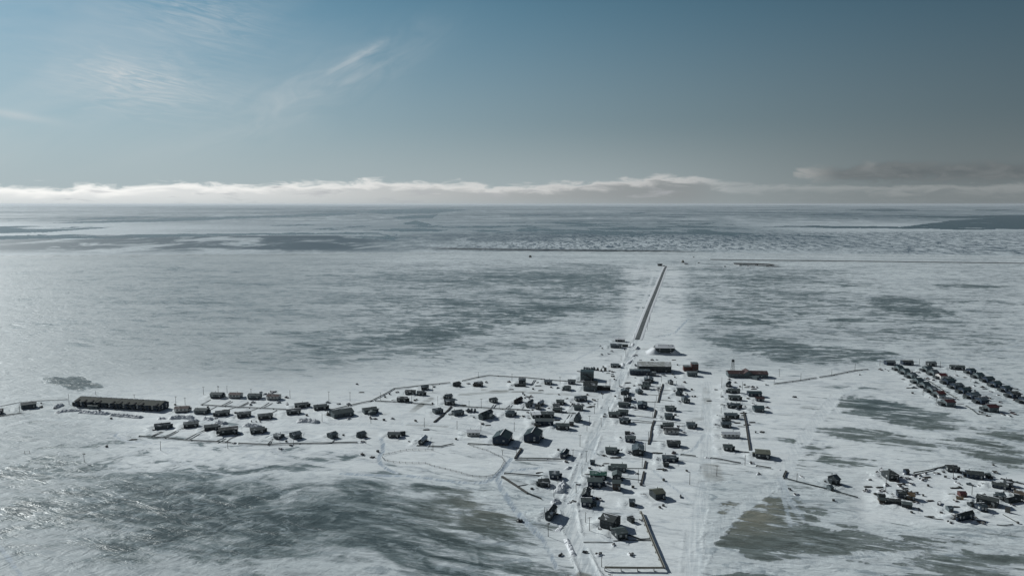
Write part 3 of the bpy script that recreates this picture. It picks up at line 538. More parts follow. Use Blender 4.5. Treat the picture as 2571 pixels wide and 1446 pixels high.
# ------------------------------------------------------------------ turn the table into footprints on the ground
def fit_house(z, xl, xr, yb, yaw, roof, wall, o):
    (pl, pb), (pr, _) = Q(z, xl, yb), Q(z, xr, yb)
    a = R(yaw)
    W = o.get('W', 7.5)
    L = o.get('L', 12.0)
    cx, cy = G((pl + pr) / 2, pb)
    cy += 4
    azim = math.atan2(cx, cy)
    solve_l = abs(math.cos(a + azim)) > 0.62
    ca, sa = math.cos(a), math.sin(a)
    for it in range(14):
        c = [(cx + ca * sx * L / 2 - sa * sy * W / 2, cy + sa * sx * L / 2 + ca * sy * W / 2) for sx in (-1, 1) for sy in (-1, 1)]
        p = [PX(x, y, 0.0) for x, y in c]
        x0, x1, y1 = min(q[0] for q in p), max(q[0] for q in p), max(q[1] for q in p)
        k = cy / FPX
        e = ((pr - pl) - (x1 - x0)) * k * 0.8
        if solve_l:
            L = max(2.5, min(140, L + e / max(0.4, abs(math.cos(a + azim)))))
        else:
            W = max(2.5, min(24, W + e / max(0.4, abs(math.sin(a + azim)))))
        cx += ((pl + pr) / 2 - (x0 + x1) / 2) * k * 0.8
        cy -= (pb - y1) * cy * cy / (FPX * CAM_H) * 0.8
    return cx, cy, L, W


HOUSES = []
ORD = ['first', 'second', 'third', 'fourth', 'fifth', 'sixth', 'seventh', 'eighth', 'ninth', 'tenth', 'eleventh', 'twelfth', 'thirteenth', 'fourteenth', 'fifteenth', 'sixteenth',
       'seventeenth', 'eighteenth', 'nineteenth', 'twentieth', 'twenty first', 'twenty second', 'twenty third', 'twenty fourth', 'twenty fifth', 'twenty sixth', 'twenty seventh']
for rname, hs in ROWS:
    col = 'column' in rname or 'slanting' in rname
    items = []
    for h in hs:
        cx, cy, L, W = fit_house(*h)
        px, py = Q(h[0], (h[1] + h[2]) / 2, h[3])
        items.append(dict(x=cx, y=cy, L=L, W=W, yaw=R(h[4]), roof=h[5], wall=h[6], o=h[7], px=px, py=py, row=rname))
    items.sort(key=lambda d: d['py'] if col else d['px'])
    for i, d in enumerate(items):
        k = d['o'].get('kind', 'house')
        noun = k if k in ('shed', 'building') else 'house'
        rw = {'slate': 'slate grey', 'khaki': 'olive', 'maroon': 'maroon', 'schoolroof': 'pale', 'white': 'snow white'}.get(d['roof'], d['roof'])
        d['noun'] = noun
        d['label'] = d['o'].get('label') or f"{rw} roofed {d['wall']} {noun}, {ORD[i]} from {'the top' if col else 'left'} in {rname}"
        d['short'] = d['o'].get('short') or f"the {ORD[i]} house of {rname}"
        d['group'] = 'large public buildings of the village' if rname == 'the big buildings' else 'houses and sheds of ' + rname
        HOUSES.append(d)

# ------------------------------------------------------------------ ground materials
def mat_new(name):
    m = bpy.data.materials.new(name)
    m.use_nodes = True
    t = NT(m.node_tree)
    b = t.n('ShaderNodeBsdfPrincipled')
    o = t.n('ShaderNodeOutputMaterial')
    t.put(o.inputs[0], b.outputs[0])
    return m, t, b


def attr(t, name):
    a = t.n('ShaderNodeAttribute', attribute_name=name)
    return a.outputs['Fac']


def snow_ground_material():
    m, t, b = mat_new('snow_and_ice')
    geo = t.n('ShaderNodeNewGeometry')
    pos = geo.outputs['Position']
    ice_a, trail, grass, west, clean = attr(t, 'ice'), attr(t, 'trail'), attr(t, 'grass'), attr(t, 'west'), attr(t, 'clean')
    # wind streaks: one family for most of the plain, another where the drifts turn in the west
    lake = attr(t, 'lake')
    e0 = t.noise(t.mapping(pos, R(20), (1 / 62, 1 / 14, 1)), 1.0, 7, 0.66, 0.8)
    e3 = t.noise(t.mapping(pos, R(6), (1 / 120, 1 / 50, 1)), 1.0, 8, 0.70, 1.2)
    e1 = t.mix(lake, e0, e3)
    e2 = t.mix(lake, t.noise(t.mapping(pos, R(-20), (1 / 85, 1 / 42, 1)), 1.0, 8, 0.62, 1.5), e3)
    broad = t.noise(t.mapping(pos, R(12), (1 / 420, 1 / 150, 1)), 1.0, 4, 0.55, 0.4)
    f1 = t.noise(t.mapping(pos, R(18), (1 / 22, 1 / 5.0, 1)), 1.0, 6, 0.68, 0.6)
    f2 = t.noise(t.mapping(pos, R(-30), (1 / 24, 1 / 12.0, 1)), 1.0, 6, 0.66, 1.4)
    f3 = t.noise(t.mapping(pos, R(4), (1 / 34, 1 / 15, 1)), 1.0, 7, 0.72, 0.8)
    streak = t.mix(west, e1, e2)
    fine = t.mix(lake, t.mix(west, f1, f2), f3)
    sep = t.n('ShaderNodeSeparateColor')
    t.put(sep.inputs[0], streak)
    st = sep.outputs[0]
    sep2 = t.n('ShaderNodeSeparateColor')
    t.put(sep2.inputs[0], fine)
    fi = sep2.outputs[0]
    v = t.m('ADD', ice_a, t.m('MULTIPLY', t.m('SUBTRACT', st, 0.5), t.m('SUBTRACT', 3.4, t.m('MULTIPLY', lake, 1.2))))
    v = t.m('ADD', v, t.m('MULTIPLY', t.m('SUBTRACT', broad, 0.5), 1.5))
    v = t.m('ADD', v, t.m('MULTIPLY', t.m('SUBTRACT', fi, 0.5), t.m('ADD', 2.0, t.m('MULTIPLY', lake, 1.3))))
    soft = attr(t, 'soft')
    lsoft = t.m('ADD', soft, t.m('MULTIPLY', t.m('MULTIPLY', lake, west), 0.45))
    ice = t.ramp(v, t.m('SUBTRACT', 0.46, t.m('MULTIPLY', lsoft, 0.34)), t.m('ADD', 0.60, t.m('MULTIPLY', lsoft, 0.30)))
    crust = t.ramp(v, -0.05, 0.62)                               # wind-packed grey crust round the bare ice
    snow = t.mix(t.ramp(broad, 0.3, 0.7), (0.68, 0.725, 0.73), (0.56, 0.60, 0.61))
    snow = t.mix(clean, snow, (0.77, 0.80, 0.80))
    snow = t.mix(t.m('MULTIPLY', crust, 0.7), snow, (0.42, 0.455, 0.48))
    snow = t.mix(t.m('MULTIPLY', t.ramp(fi, 0.56, 0.74), 0.30), snow, (0.40, 0.43, 0.46))
    fleck = t.noise(t.mapping(pos, R(8), (1 / 22, 1 / 11, 1)), 1.0, 6, 0.72, 1.0)
    snow = t.mix(t.m('MULTIPLY', t.m('MULTIPLY', t.ramp(fleck, 0.50, 0.62), t.m('SUBTRACT', 1.0, clean)), 0.75), snow, (0.26, 0.31, 0.34))
    snow = t.mix(t.m('MULTIPLY', t.m('MULTIPLY', west, lake), 0.72), snow, (0.36, 0.40, 0.41))
    wild = t.m('MULTIPLY', t.m('SUBTRACT', 1.0, clean), t.m('SUBTRACT', 1.0, lake))
    snow = t.mix(t.m('MULTIPLY', t.m('MULTIPLY', west, wild), 0.55), snow, (0.34, 0.38, 0.39))
    snow = t.mix(t.m('MULTIPLY', t.m('MULTIPLY', t.ramp(fleck, 0.48, 0.66), clean), 0.42), snow, (0.44, 0.49, 0.54))
    icec = t.mix(t.ramp(broad, 0.35, 0.65), (0.15, 0.188, 0.19), (0.215, 0.255, 0.26))
    icec = t.mix(t.m('MULTIPLY', t.m('MULTIPLY', lake, west), 0.7), icec, (0.30, 0.35, 0.365))
    icec = t.mix(t.m('MULTIPLY', t.ramp(v, 0.62, 1.15), 0.9), icec, (0.052, 0.076, 0.080))
    icec = t.mix(t.m('MULTIPLY', t.m('MULTIPLY', t.ramp(fleck, 0.54, 0.64), t.ramp(v, 1.5, 0.9)), 0.55), icec, (0.43, 0.49, 0.52))
    icec = t.mix(t.ramp(fi, 0.56, 0.72), icec, (0.33, 0.385, 0.405))
    dirt = t.mix(t.ramp(fi, 0.35, 0.7), (0.17, 0.18, 0.15), (0.25, 0.24, 0.19))
    icec = t.mix(t.m('MULTIPLY', grass, 0.9), icec, dirt)
    col = t.mix(ice, snow, icec)
    rut = t.noise(t.mapping(pos, R(14), (1 / 1.6, 1 / 30, 1)), 1.0, 4, 0.65, 0.5)
    tr = t.m('MULTIPLY', trail, t.ramp(rut, 0.38, 0.62, 0.25, 1.15))
    col = t.mix(tr, col, (0.36, 0.42, 0.48))
    pk = attr(t, 'packed')
    lane = t.mix(t.ramp(rut, 0.42, 0.60), (0.46, 0.51, 0.54), (0.77, 0.80, 0.80))
    col = t.mix(pk, col, lane)
    mud = t.m('MULTIPLY', attr(t, 'mud'), t.ramp(st, 0.35, 0.62, 0.35, 1.0))
    col = t.mix(mud, col, (0.21, 0.21, 0.19))
    t.put(b.inputs['Base Color'], col)
    t.put(b.inputs['Roughness'], t.mix(ice, (0.58, 0.58, 0.58), (0.36, 0.36, 0.36)))
    b.inputs['Specular IOR Level'].default_value = 0.10
    # relief: sastrugi and ripples
    s1 = t.noise(t.mapping(pos, R(20), (1 / 11, 1 / 3.6, 1)), 1.0, 5, 0.6, 0.6)
    s2 = t.noise(t.mapping(pos, R(-48), (1 / 13, 1 / 7, 1)), 1.0, 5, 0.6, 1.0)
    s3 = t.noise(t.mapping(pos, R(30), (1 / 1.6, 1 / 0.8, 1)), 1.0, 2, 0.6)
    sep3 = t.n('ShaderNodeSeparateColor')
    t.put(sep3.inputs[0], t.mix(west, s1, s2))
    hgt = t.m('ADD', t.m('MULTIPLY', sep3.outputs[0], 1.25), t.m('MULTIPLY', s3, 0.10))
    s4 = t.noise(t.mapping(pos, R(18), (1 / 34, 1 / 11, 1)), 1.0, 5, 0.62, 0.9)
    hgt = t.m('ADD', hgt, t.m('MULTIPLY', s4, 2.4))
    hgt = t.m('SUBTRACT', hgt, t.m('MULTIPLY', ice, 0.25))
    hgt = t.m('MULTIPLY', hgt, t.m('SUBTRACT', 1.0, t.m('MULTIPLY', clean, 0.45)))
    bump = t.n('ShaderNodeBump')
    bump.inputs['Strength'].default_value = 0.72
    bump.inputs['Distance'].default_value = 1.0
    t.put(bump.inputs['Height'], hgt)
    t.put(b.inputs['Normal'], bump.outputs[0])
    return m


def sea_material():
    m, t, b = mat_new('pack_ice_and_water')
    geo = t.n('ShaderNodeNewGeometry')
    pos = geo.outputs['Position']
    water_a, rough_a, grey_a = attr(t, 'water'), attr(t, 'rough'), attr(t, 'grey')
    big = t.noise(t.mapping(pos, R(-4), (1 / 900, 1 / 900, 1)), 1.0, 6, 0.62, 0.5)
    huge = t.noise(t.mapping(pos, R(-3), (1 / 5200, 1 / 4200, 1)), 1.0, 5, 0.6, 0.4)
    far = t.noise(t.mapping(pos, R(3), (1 / 16000, 1 / 26000, 1)), 1.0, 4, 0.6, 0.3)
    brash = t.noise(t.mapping(pos, R(5), (1 / 30, 1 / 120, 1)), 1.0, 6, 0.75, 1.2)
    mid = t.noise(t.mapping(pos, R(-2), (1 / 330, 1 / 620, 1)), 1.0, 6, 0.66, 0.6)
    v = t.m('ADD', water_a, t.m('MULTIPLY', t.m('SUBTRACT', big, 0.5), 1.4))
    v = t.m('ADD', v, t.m('MULTIPLY', t.m('SUBTRACT', huge, 0.5), 2.2))
    v = t.m('ADD', v, t.m('MULTIPLY', t.m('SUBTRACT', far, 0.5), 0.5))
    v = t.m('ADD', v, t.m('MULTIPLY', t.m('SUBTRACT', mid, 0.5), 2.2))
    wat = t.ramp(v, 0.40, 0.50)
    floe = t.mix(t.ramp(huge, 0.35, 0.65), (0.60, 0.65, 0.67), (0.31, 0.36, 0.385))
    floe = t.mix(t.m('MULTIPLY', grey_a, t.ramp(mid, 0.60, 0.46)), floe, (0.075, 0.115, 0.14))
    floe = t.mix(t.m('MULTIPLY', rough_a, t.ramp(brash, 0.46, 0.56)), floe, (0.065, 0.10, 0.13))
    col = t.mix(wat, floe, (0.035, 0.075, 0.098))
    col = t.mix(t.m('MULTIPLY', attr(t, 'shore'), t.ramp(brash, 0.30, 0.55, 0.6, 1.0)), col, (0.045, 0.052, 0.055))
    t.put(b.inputs['Base Color'], col)
    t.put(b.inputs['Roughness'], t.mix(wat, (0.6, 0.6, 0.6), (0.22, 0.22, 0.22)))
    t.put(b.inputs['Specular IOR Level'], t.ramp(wat, 0.0, 1.0, 0.10, 0.02))
    bump = t.n('ShaderNodeBump')
    bump.inputs['Strength'].default_value = 0.8
    bump.inputs['Distance'].default_value = 1.0
    t.put(bump.inputs['Height'], t.m('MULTIPLY', t.m('MULTIPLY', brash, t.m('ADD', 0.6, t.m('MULTIPLY', rough_a, 1.4))), t.m('SUBTRACT', 1.0, wat)))
    t.put(b.inputs['Normal'], bump.outputs[0])
    return m


def grid_object(name, X, Y, Z, mat, attrs):
    ny, nx = X.shape
    me = bpy.data.meshes.new(name)
    me.vertices.add(nx * ny)
    me.vertices.foreach_set('co', np.stack([X, Y, Z], -1).astype(np.float32).ravel())
    i = np.arange((ny - 1) * nx).reshape(ny - 1, nx)[:, :-1].ravel()
    f = np.stack([i, i + 1, i + nx + 1, i + nx], -1).astype(np.int32)
    n = len(f)
    me.loops.add(n * 4)
    me.loops.foreach_set('vertex_index', f.ravel())
    me.polygons.add(n)
    me.polygons.foreach_set('loop_start', np.arange(0, n * 4, 4, dtype=np.int32))
    me.polygons.foreach_set('loop_total', np.full(n, 4, np.int32))
    me.polygons.foreach_set('use_smooth', np.ones(n, bool))
    me.update(calc_edges=True)
    for k, v in attrs.items():
        a = me.attributes.new(k, 'FLOAT', 'POINT')
        a.data.foreach_set('value', v.astype(np.float32).ravel())
    me.materials.append(mat)
    o = bpy.data.objects.new(name, me)
    C.objects.link(o)
    o['kind'] = 'structure'
    return o


def z31(*pts):
    return [Q(31, *p) for p in pts]


def z33(*pts):
    return [Q(33, *p) for p in pts]


# bare ice, frozen ponds and blown-clear ground: outlines read off the photograph (photo pixels), laid out on the plain
ICE_POLY = [
    (0.83, 0.2, z31((590, 560), (700, 540), (800, 590), (900, 640), (1010, 760), (1200, 800), (1420, 940), (1330, 995), (1050, 1010), (900, 965), (750, 1050), (560, 1010), (410, 960), (360, 880), (390, 800), (480, 720), (530, 640))),
    (0.68, 0.0, z31((1230, 840), (1330, 790), (1500, 850), (1850, 850), (2150, 880), (2350, 915), (2000, 965), (1700, 975), (1400, 940))),
    (0.65, 0.2, z31((1480, 1060), (1780, 1000), (2100, 985), (2600, 970), (2600, 1200), (1700, 1200))),
    (0.65, 0.1, z31((330, 1130), (560, 1105), (720, 1130), (740, 1200), (330, 1200))),
    (0.68, 0.0, z31((860, 590), (1000, 600), (1150, 650), (1300, 765), (1180, 720), (1050, 700), (900, 640))),
    (0.72, 0.0, z31((1180, 285), (1450, 300), (1700, 310), (1650, 340), (1400, 365), (1150, 350), (1040, 318))),
    (0.72, 0.0, z31((1400, -10), (1700, 20), (2000, 30), (2140, 80), (2020, 98), (1700, 50), (1500, 25))),
    (0.68, 0.1, z31((1000, 60), (1180, 70), (1480, 80), (1700, 130), (2000, 200), (1950, 260), (1700, 250), (1400, 190), (1130, 130), (1010, 90))),
    (0.65, 0.1, z31((2000, 110), (2250, 150), (2600, 260), (2600, 380), (2350, 330), (2100, 250), (1950, 190))),
    (0.61, 0.0, z31((820, 160), (900, 135), (1100, 180), (1000, 200), (860, 200))),
    (0.58, 0.0, z31((1000, 210), (1140, 190), (1200, 280), (1080, 300))),
    (0.61, 0.0, z31((2260, 110), (2420, 70), (2600, 110), (2600, 180), (2380, 180))),
    (1.5, 0.0, [Q(1, *p) for p in ((600, 80), (720, 28), (1130, 30), (1200, 60), (1250, 90), (1350, 130), (1500, 165), (1300, 190), (1000, 212), (830, 180), (900, 150), (700, 130))]),
    (0.79, 0.0, [(2100, 1000), (2160, 990), (2280, 1015), (2400, 1045), (2440, 1075), (2330, 1078), (2200, 1058), (2120, 1035)]),
    (0.61, 0.0, [(1760, 850), (1830, 838), (1880, 840), (1960, 855), (2080, 870), (2200, 878), (2290, 885), (2240, 905), (2080, 915), (1960, 912), (1870, 885), (1780, 870)]),
    (0.68, 0.0, [(1755, 795), (1830, 793), (1900, 803), (1980, 812), (1930, 816), (1800, 812)]),
    (0.76, 0.0, [(2060, 806), (2110, 798), (2175, 804), (2120, 812)]),
    (0.68, 0.0, [(2185, 745), (2260, 742), (2330, 760), (2390, 785), (2340, 800), (2230, 780), (2190, 765)]),
    (0.58, 0.0, [(2330, 715), (2420, 712), (2530, 718), (2460, 725), (2350, 722)]),
    (0.58, 0.0, [(2080, 712), (2190, 714), (2240, 720), (2120, 722)]),
    (0.9, 0.0, z33((1190, 590), (1300, 590), (1560, 640), (1440, 680), (1330, 690), (1260, 650))),
    (0.95, 0.5, z33((1480, 700), (1680, 690), (1850, 800), (2000, 930), (2100, 1040), (2100, 1200), (1900, 1150), (1650, 950), (1500, 780))),
    (0.85, 0.5, z33((1000, 1080), (1300, 1060), (1600, 1200), (1850, 1400), (1700, 1440), (1200, 1400), (1000, 1250))),
    (0.8, 0.5, z33((0, 880), (250, 870), (560, 920), (500, 950), (200, 1000), (0, 1010))),
    (0.8, 0.5, z33((600, 590), (950, 560), (900, 690), (700, 700))),
    (0.61, 0.5, [Q(32, *p) for p in ((1650, 720), (2000, 660), (2530, 690), (2530, 820), (2200, 830), (1750, 800))]),
    (0.65, 0.5, [Q(32, *p) for p in ((1250, 930), (1500, 890), (2530, 860), (2530, 1250), (2100, 1400), (1700, 1300), (1300, 1080))]),
    (0.54, 0.4, [Q(32, *p) for p in ((850, 1120), (1000, 1080), (1250, 1200), (1300, 1400), (1000, 1380))]),
    (0.58, 0.2, [Q(32, *p) for p in ((0, 480), (300, 440), (730, 420), (500, 560), (120, 600), (0, 560))]),
    (0.58, 0.2, [Q(32, *p) for p in ((0, 800), (330, 790), (300, 850), (60, 900), (0, 1000))]),
    (0.54, 0.2, [Q(32, *p) for p in ((100, 1290), (280, 1150), (380, 1160), (300, 1240), (800, 1350), (500, 1330), (300, 1260))]),
]
# softer fields: centre, radii (photo px), tilt, strength
ICE_SPOT = [
    (1330, 700, 330, 32, 0, .40), (1230, 775, 330, 45, 0, .46), (1010, 850, 280, 42, -4, .50), (800, 905, 300, 30, -3, .30), (1480, 720, 160, 60, 0, .25),
    (1110, 835, 120, 14, -6, .35), (1360, 790, 150, 20, -8, .30), (600, 770, 420, 90, 0, .24), (250, 750, 350, 110, 0, .24), (860, 690, 300, 30, 0, .20), (150, 900, 300, 70, 0, .12),
    (1900, 700, 250, 40, 0, .28), (1850, 770, 200, 40, 4, .32), (2200, 700, 380, 30, 0, .16), (2300, 830, 320, 55, 5, .34), (2050, 760, 160, 25, 4, .26),
    (2450, 760, 160, 30, 3, .18), (2030, 1010, 90, 26, 18, .55), (2090, 975, 130, 20, 4, .50), (1770, 925, 60, 16, 0, .3), (1600, 860, 20, 30, 0, -.5),
    (330, 1275, 330, 110, -6, .44), (700, 1300, 420, 130, 0, .46), (1050, 1320, 330, 110, 14, .44), (250, 1150, 220, 40, -4, .36), (560, 1150, 180, 25, -3, .30),
    (830, 1150, 120, 28, 4, .42), (1160, 1400, 260, 60, 6, .42), (90, 1230, 120, 40, -6, .30), (960, 985, 70, 30, 0, .15), (2500, 1200, 80, 30, 0, .2),
    (1700, 965, 60, 10, 0, .25), (2000, 1160, 90, 20, 5, .2), (1790, 1190, 22, 26, 0, .4), (1830, 1195, 10, 14, 0, .3), (1750, 1060, 60, 8, 3, .2),
]
# packed trails: points, width m, strength
TRAIL = [
    ([(1597, 852), (1578, 905), (1553, 965), (1524, 1020), (1497, 1080), (1472, 1150), (1446, 1215), (1428, 1270), (1436, 1330), (1458, 1390), (1490, 1460)], 9, .62),
    ([(1428, 1270), (1440, 1225), (1462, 1150)], 16, .25),
    ([(1776, 960), (1775, 1040), (1776, 1130), (1774, 1190), (1762, 1260), (1742, 1340), (1732, 1460)], 9, .38),
    ([(1965, 1200), (1900, 1250), (1830, 1300), (1770, 1370), (1735, 1440)], 9, .32),
    ([(1965, 1200), (2000, 1130), (2040, 1070), (2100, 990), (2160, 965)], 10, .30),
    ([(2200, 905), (2300, 888), (2400, 900), (2480, 935), (2571, 985)], 4, .28), ([(2571, 862), (2490, 882), (2571, 905)], 4, .25), ([(2090, 1010), (2110, 1040), (2200, 1075), (2330, 1100), (2571, 1150)], 7, .28), ([(1770, 1440), (1900, 1420), (2100, 1400), (2400, 1380)], 7, .28),
    ([(1960, 1200), (1975, 1240), (2010, 1300)], 5, .25),
    ([(1960, 1200), (1968, 1250), (1985, 1320)], 3, .2),
    ([(0, 1072), (90, 1050), (180, 1056), (330, 1062), (440, 1058), (560, 1055), (700, 1062), (860, 1066), (1000, 1062), (1120, 1068), (1260, 1074), (1380, 1080), (1480, 1088)], 8, .42),
    ([(0, 1000), (110, 996), (250, 984), (420, 984), (700, 982), (1000, 972), (1150, 948), (1300, 915), (1420, 893), (1540, 880)], 6, .30),
    ([(0, 1018), (120, 1008), (240, 1000)], 5, .25),
    ([Q(12, 490, 0), Q(12, 522, 70), Q(12, 520, 160), Q(12, 470, 240), Q(12, 480, 310), Q(12, 560, 380), Q(12, 700, 440)], 3.5, .55),
    ([Q(12, 2180, 255), Q(12, 2090, 370), Q(12, 2000, 470), Q(12, 1850, 560), Q(12, 1650, 570), Q(12, 1300, 540), Q(12, 860, 480), Q(12, 400, 465), Q(12, 0, 450)], 5, .50),
    ([Q(12, 2571, 370), Q(12, 2250, 400), Q(12, 2080, 440), Q(12, 1950, 510), Q(12, 1800, 560)], 4, .5),
    ([Q(12, 2000, 480), Q(12, 2030, 600), Q(12, 2120, 760), Q(12, 2230, 920), Q(12, 2400, 1110), Q(12, 2571, 1280)], 4.5, .48),
    ([Q(11, 130, 520), Q(11, 300, 760), Q(11, 420, 1000), Q(11, 490, 1190)], 3, .4),
    ([Q(32, 1070, 140), Q(32, 1040, 170), Q(32, 1120, 210), Q(32, 1450, 250)], 2.5, .45),
    ([(350, 1090), (500, 1180), (640, 1200)], 3, .12),
    ([Q(32, 0, 1180), Q(32, 90, 1300), Q(32, 190, 1440)], 2.5, .4),
    ([(1510, 870), (1440, 905), (1330, 925)], 4, .2),
    ([(1730, 800), (1695, 835), (1660, 845)], 4, .45),
    ([(1640, 690), (1612, 770), (1580, 840)], 7, .22),
    ([(1478, 860), (1400, 880), (1330, 900)], 5, .12),
    ([(1700, 1075), (1770, 1090), (1740, 1130), (1690, 1145)], 3, .28),
    ([(1640, 1180), (1680, 1215), (1740, 1260)], 2.5, .3),
    ([(1500, 1095), (1480, 1120), (1495, 1140)], 3, .3),
]
MUD = [
    ([Q(4, 0, 500), Q(4, 250, 480), Q(4, 600, 460)], 9, .55),
    ([Q(4, 290, 437), Q(4, 620, 452), Q(4, 950, 472), Q(4, 1250, 490)], 4, .95),
    ([Q(4, 1250, 490), Q(4, 1600, 505), Q(4, 1860, 520)], 6, .45),
    ([Q(3, 1250, 520), Q(3, 1130, 590), Q(3, 1010, 685)], 7, .75),
    ([Q(3, 620, 725), Q(3, 700, 710)], 5, .5),
    ([Q(3, 960, 860), Q(3, 1450, 880)], 5, .45),
    ([Q(3, 1000, 480), Q(3, 1320, 440)], 10, .22),
    ([(1785, 1170), (1792, 1200)], 14, .6), ([(1775, 1000), (1776, 1012)], 7, .5), ([(1772, 975), (1775, 985)], 8, .3),
    ([(1735, 1055), (1755, 1050)], 10, .35), ([(1150, 622), (1420, 628), (1640, 632)], 40, .8), ([(1420, 628), (1760, 634)], 60, .35),
    ([(1585, 880), (1640, 875)], 4, .45), ([(1460, 1442), (1475, 1446)], 6, .9),
]


def shore_depth(t):
    """how far out the land reaches, by direction (x/y)"""
    px = 1285.5 + FPX * t / FW[1]
    py = np.interp(px, [-2500, 0, 600, 1300, 1750, 2100, 2571, 5000], [641, 640, 637, 630, 633, 636, 641, 644])
    return np.array([G(1285.5, p)[1] for p in np.ravel(py)]).reshape(py.shape)


def build_land():
    t1 = np.linspace(-0.80, 0.80, 1250)
    side = 0.80 + np.cumsum(np.linspace(0.004, 0.25, 24))
    t = np.concatenate([-side[::-1], t1, side])
    py = np.concatenate([np.array([5200, 3600, 2700, 2200, 1950, 1750, 1640]), np.arange(1560, 900, -2.6), np.arange(900, 660, -2.0), np.arange(660, 628, -1.0)])
    d = np.array([G(1285.5, p)[1] for p in py])
    sd_ = shore_depth(t)
    frac = (d - d[0]) / (d[-1] - d[0])
    Y = d[:, None] + frac[:, None] ** 3 * (sd_[None, :] - d[-1])
    X = t[None, :] * Y
    Z = ground_z(X, Y)
    px, py_ = PX(X, Y)
    # low bluff with drifts along the shore
    k = Y / sd_[None, :]
    Z = Z + 4.5 * np.exp(-((k - 0.968) / 0.013) ** 2) * (0.3 + 1.4 * fbm(X / 55, Y / 160, 3, 21)) - 3.2 * sstep(k, 0.985, 1.0)
    vill = sstep(px, 100, 400) * sstep(px, 2700, 2000) * sstep(py_, 900, 960) * sstep(py_, 1230, 1160)
    vill = np.maximum(vill, sstep(px, 1330, 1450) * sstep(px, 1800, 1720) * sstep(py_, 860, 900))
    vill = np.maximum(vill, sstep(px, 2120, 2180) * sstep(px, 2800, 2700) * sstep(py_, 1175, 1205) * sstep(py_, 1330, 1300))
    vill = np.maximum(vill, sstep(px, 1550, 1580) * sstep(px, 1740, 1690) * sstep(py_, 660, 680))
    ice = 0.0 + 0.10 * sstep(py_, 1000, 700) - 0.34 * vill
    ice = ice - 0.25 * sstep(py_, 662, 645)
    soft = np.zeros_like(ice)
    hazy = np.zeros_like(ice)
    # outlines are combed out along the wind: teeth of ice and tongues of snow
    cw, sw = math.cos(R(-20)), math.sin(R(-20))
    wu, wv = X * cw + Y * sw, -X * sw + Y * cw
    comb = (vnoise(wu / 90, wv / 5.5, 41) - 0.5) * 30 + (vnoise(wu / 60, wv / 2.2, 42) - 0.5) * 16 + (fbm(X / 30, Y / 30, 3, 43) - 0.5) * 22
    wx, wy = PX(X + comb * cw, Y + comb * sw + (fbm(X / 18, Y / 18, 3, 44) - 0.5) * 10)
    for amp, sf, poly in ICE_POLY:
        ins = inside(wx, wy, poly)
        if sf >= 0.4:
            hazy = np.maximum(hazy, np.where(ins, amp + 0.05, 0))
            continue
        ice = np.where(ins, np.maximum(ice, amp), ice)
        soft = np.where(ins, np.maximum(soft, sf), soft)
    for it in range(60):
        hazy[1:-1, 1:-1] = (hazy[1:-1, 1:-1] + hazy[:-2, 1:-1] + hazy[2:, 1:-1] + hazy[1:-1, :-2] + hazy[1:-1, 2:]) / 5
    ice = np.maximum(ice, ice * 0.4 + hazy)
    for cx, cy, rx, ry, rot, amp in ICE_SPOT:
        c, s_ = math.cos(R(rot)), math.sin(R(rot))
        u = ((wx - cx) * c + (wy - cy) * s_) / rx
        v = ((wy - cy) * c - (wx - cx) * s_) / ry
        g = np.exp(-(u * u + v * v))
        ice = ice + amp * g * (ice < 0.75)
    near_w = sstep(py_, 1120, 1230) * sstep(px, 1500, 1200)
    soft = np.maximum(soft, 0.75 * near_w)
    for it in range(3):                                  # feather the outlines a little
        for a in (ice, soft):
            a[1:-1, 1:-1] = (a[1:-1, 1:-1] * 2 + a[:-2, 1:-1] + a[2:, 1:-1] + a[1:-1, :-2] + a[1:-1, 2:]) / 6
    trail = np.zeros_like(ice)
    mud = np.zeros_like(ice)
    packed = np.zeros_like(ice)
    for dst, lst in ((trail, TRAIL), (mud, MUD)):
        for pts, w, s_ in lst:
            g = [G(*p) for p in pts]
            gx = [p[0] for p in g]
            gy = [p[1] for p in g]
            sel = (X > min(gx) - 3 * w) & (X < max(gx) + 3 * w) & (Y > min(gy) - 3 * w) & (Y < max(gy) + 3 * w)
            ds = seg_dist(X[sel], Y[sel], g)
            wob = 0.75 + 0.5 * fbm(X[sel] / 9, Y[sel] / 9, 2, 77)
            val = abs(s_) * (1 - sstep(ds, w * 0.32 * wob, w * 0.66 * wob))
            if dst is trail and w >= 6:
                packed[sel] = np.maximum(packed[sel], np.minimum(1.0, val * 1.05))
                rim_ = np.exp(-((ds - w * 0.62) / 1.1) ** 2)
                Z[sel] = Z[sel] + (0.30 if abs(s_) > 0.5 else 0.06) * rim_ * sstep(fbm(X[sel] / 14, Y[sel] / 14, 3, 99), 0.35, 0.65) * 1.6
            elif dst is trail:
                dst[sel] = np.maximum(dst[sel], np.minimum(1.0, val * 2.0))
            else:
                dst[sel] = np.maximum(dst[sel], val)
            if dst is trail:
                ice[sel] = ice[sel] - (0.8 if abs(s_) > 0.3 else 0.35) * (1 - sstep(ds, w * 0.25, w * 0.6))
                Z[sel] = Z[sel] - 0.15 * val
    grass = np.exp(-(((px - 1880) / 90) ** 2 + ((py_ - 1280) / 60) ** 2)) + 0.8 * np.exp(-(((px - 2020) / 90) ** 2 + ((py_ - 1015) / 30) ** 2))
    grass = grass + 0.6 * np.exp(-(((px - 1230) / 160) ** 2 + ((py_ - 1270) / 70) ** 2)) + 0.3 * sstep(px, 1100, 1700) * sstep(py_, 1000, 1100)
    west = sstep(px, 1150, 620)
    lake = sstep(py_, 1040, 900)
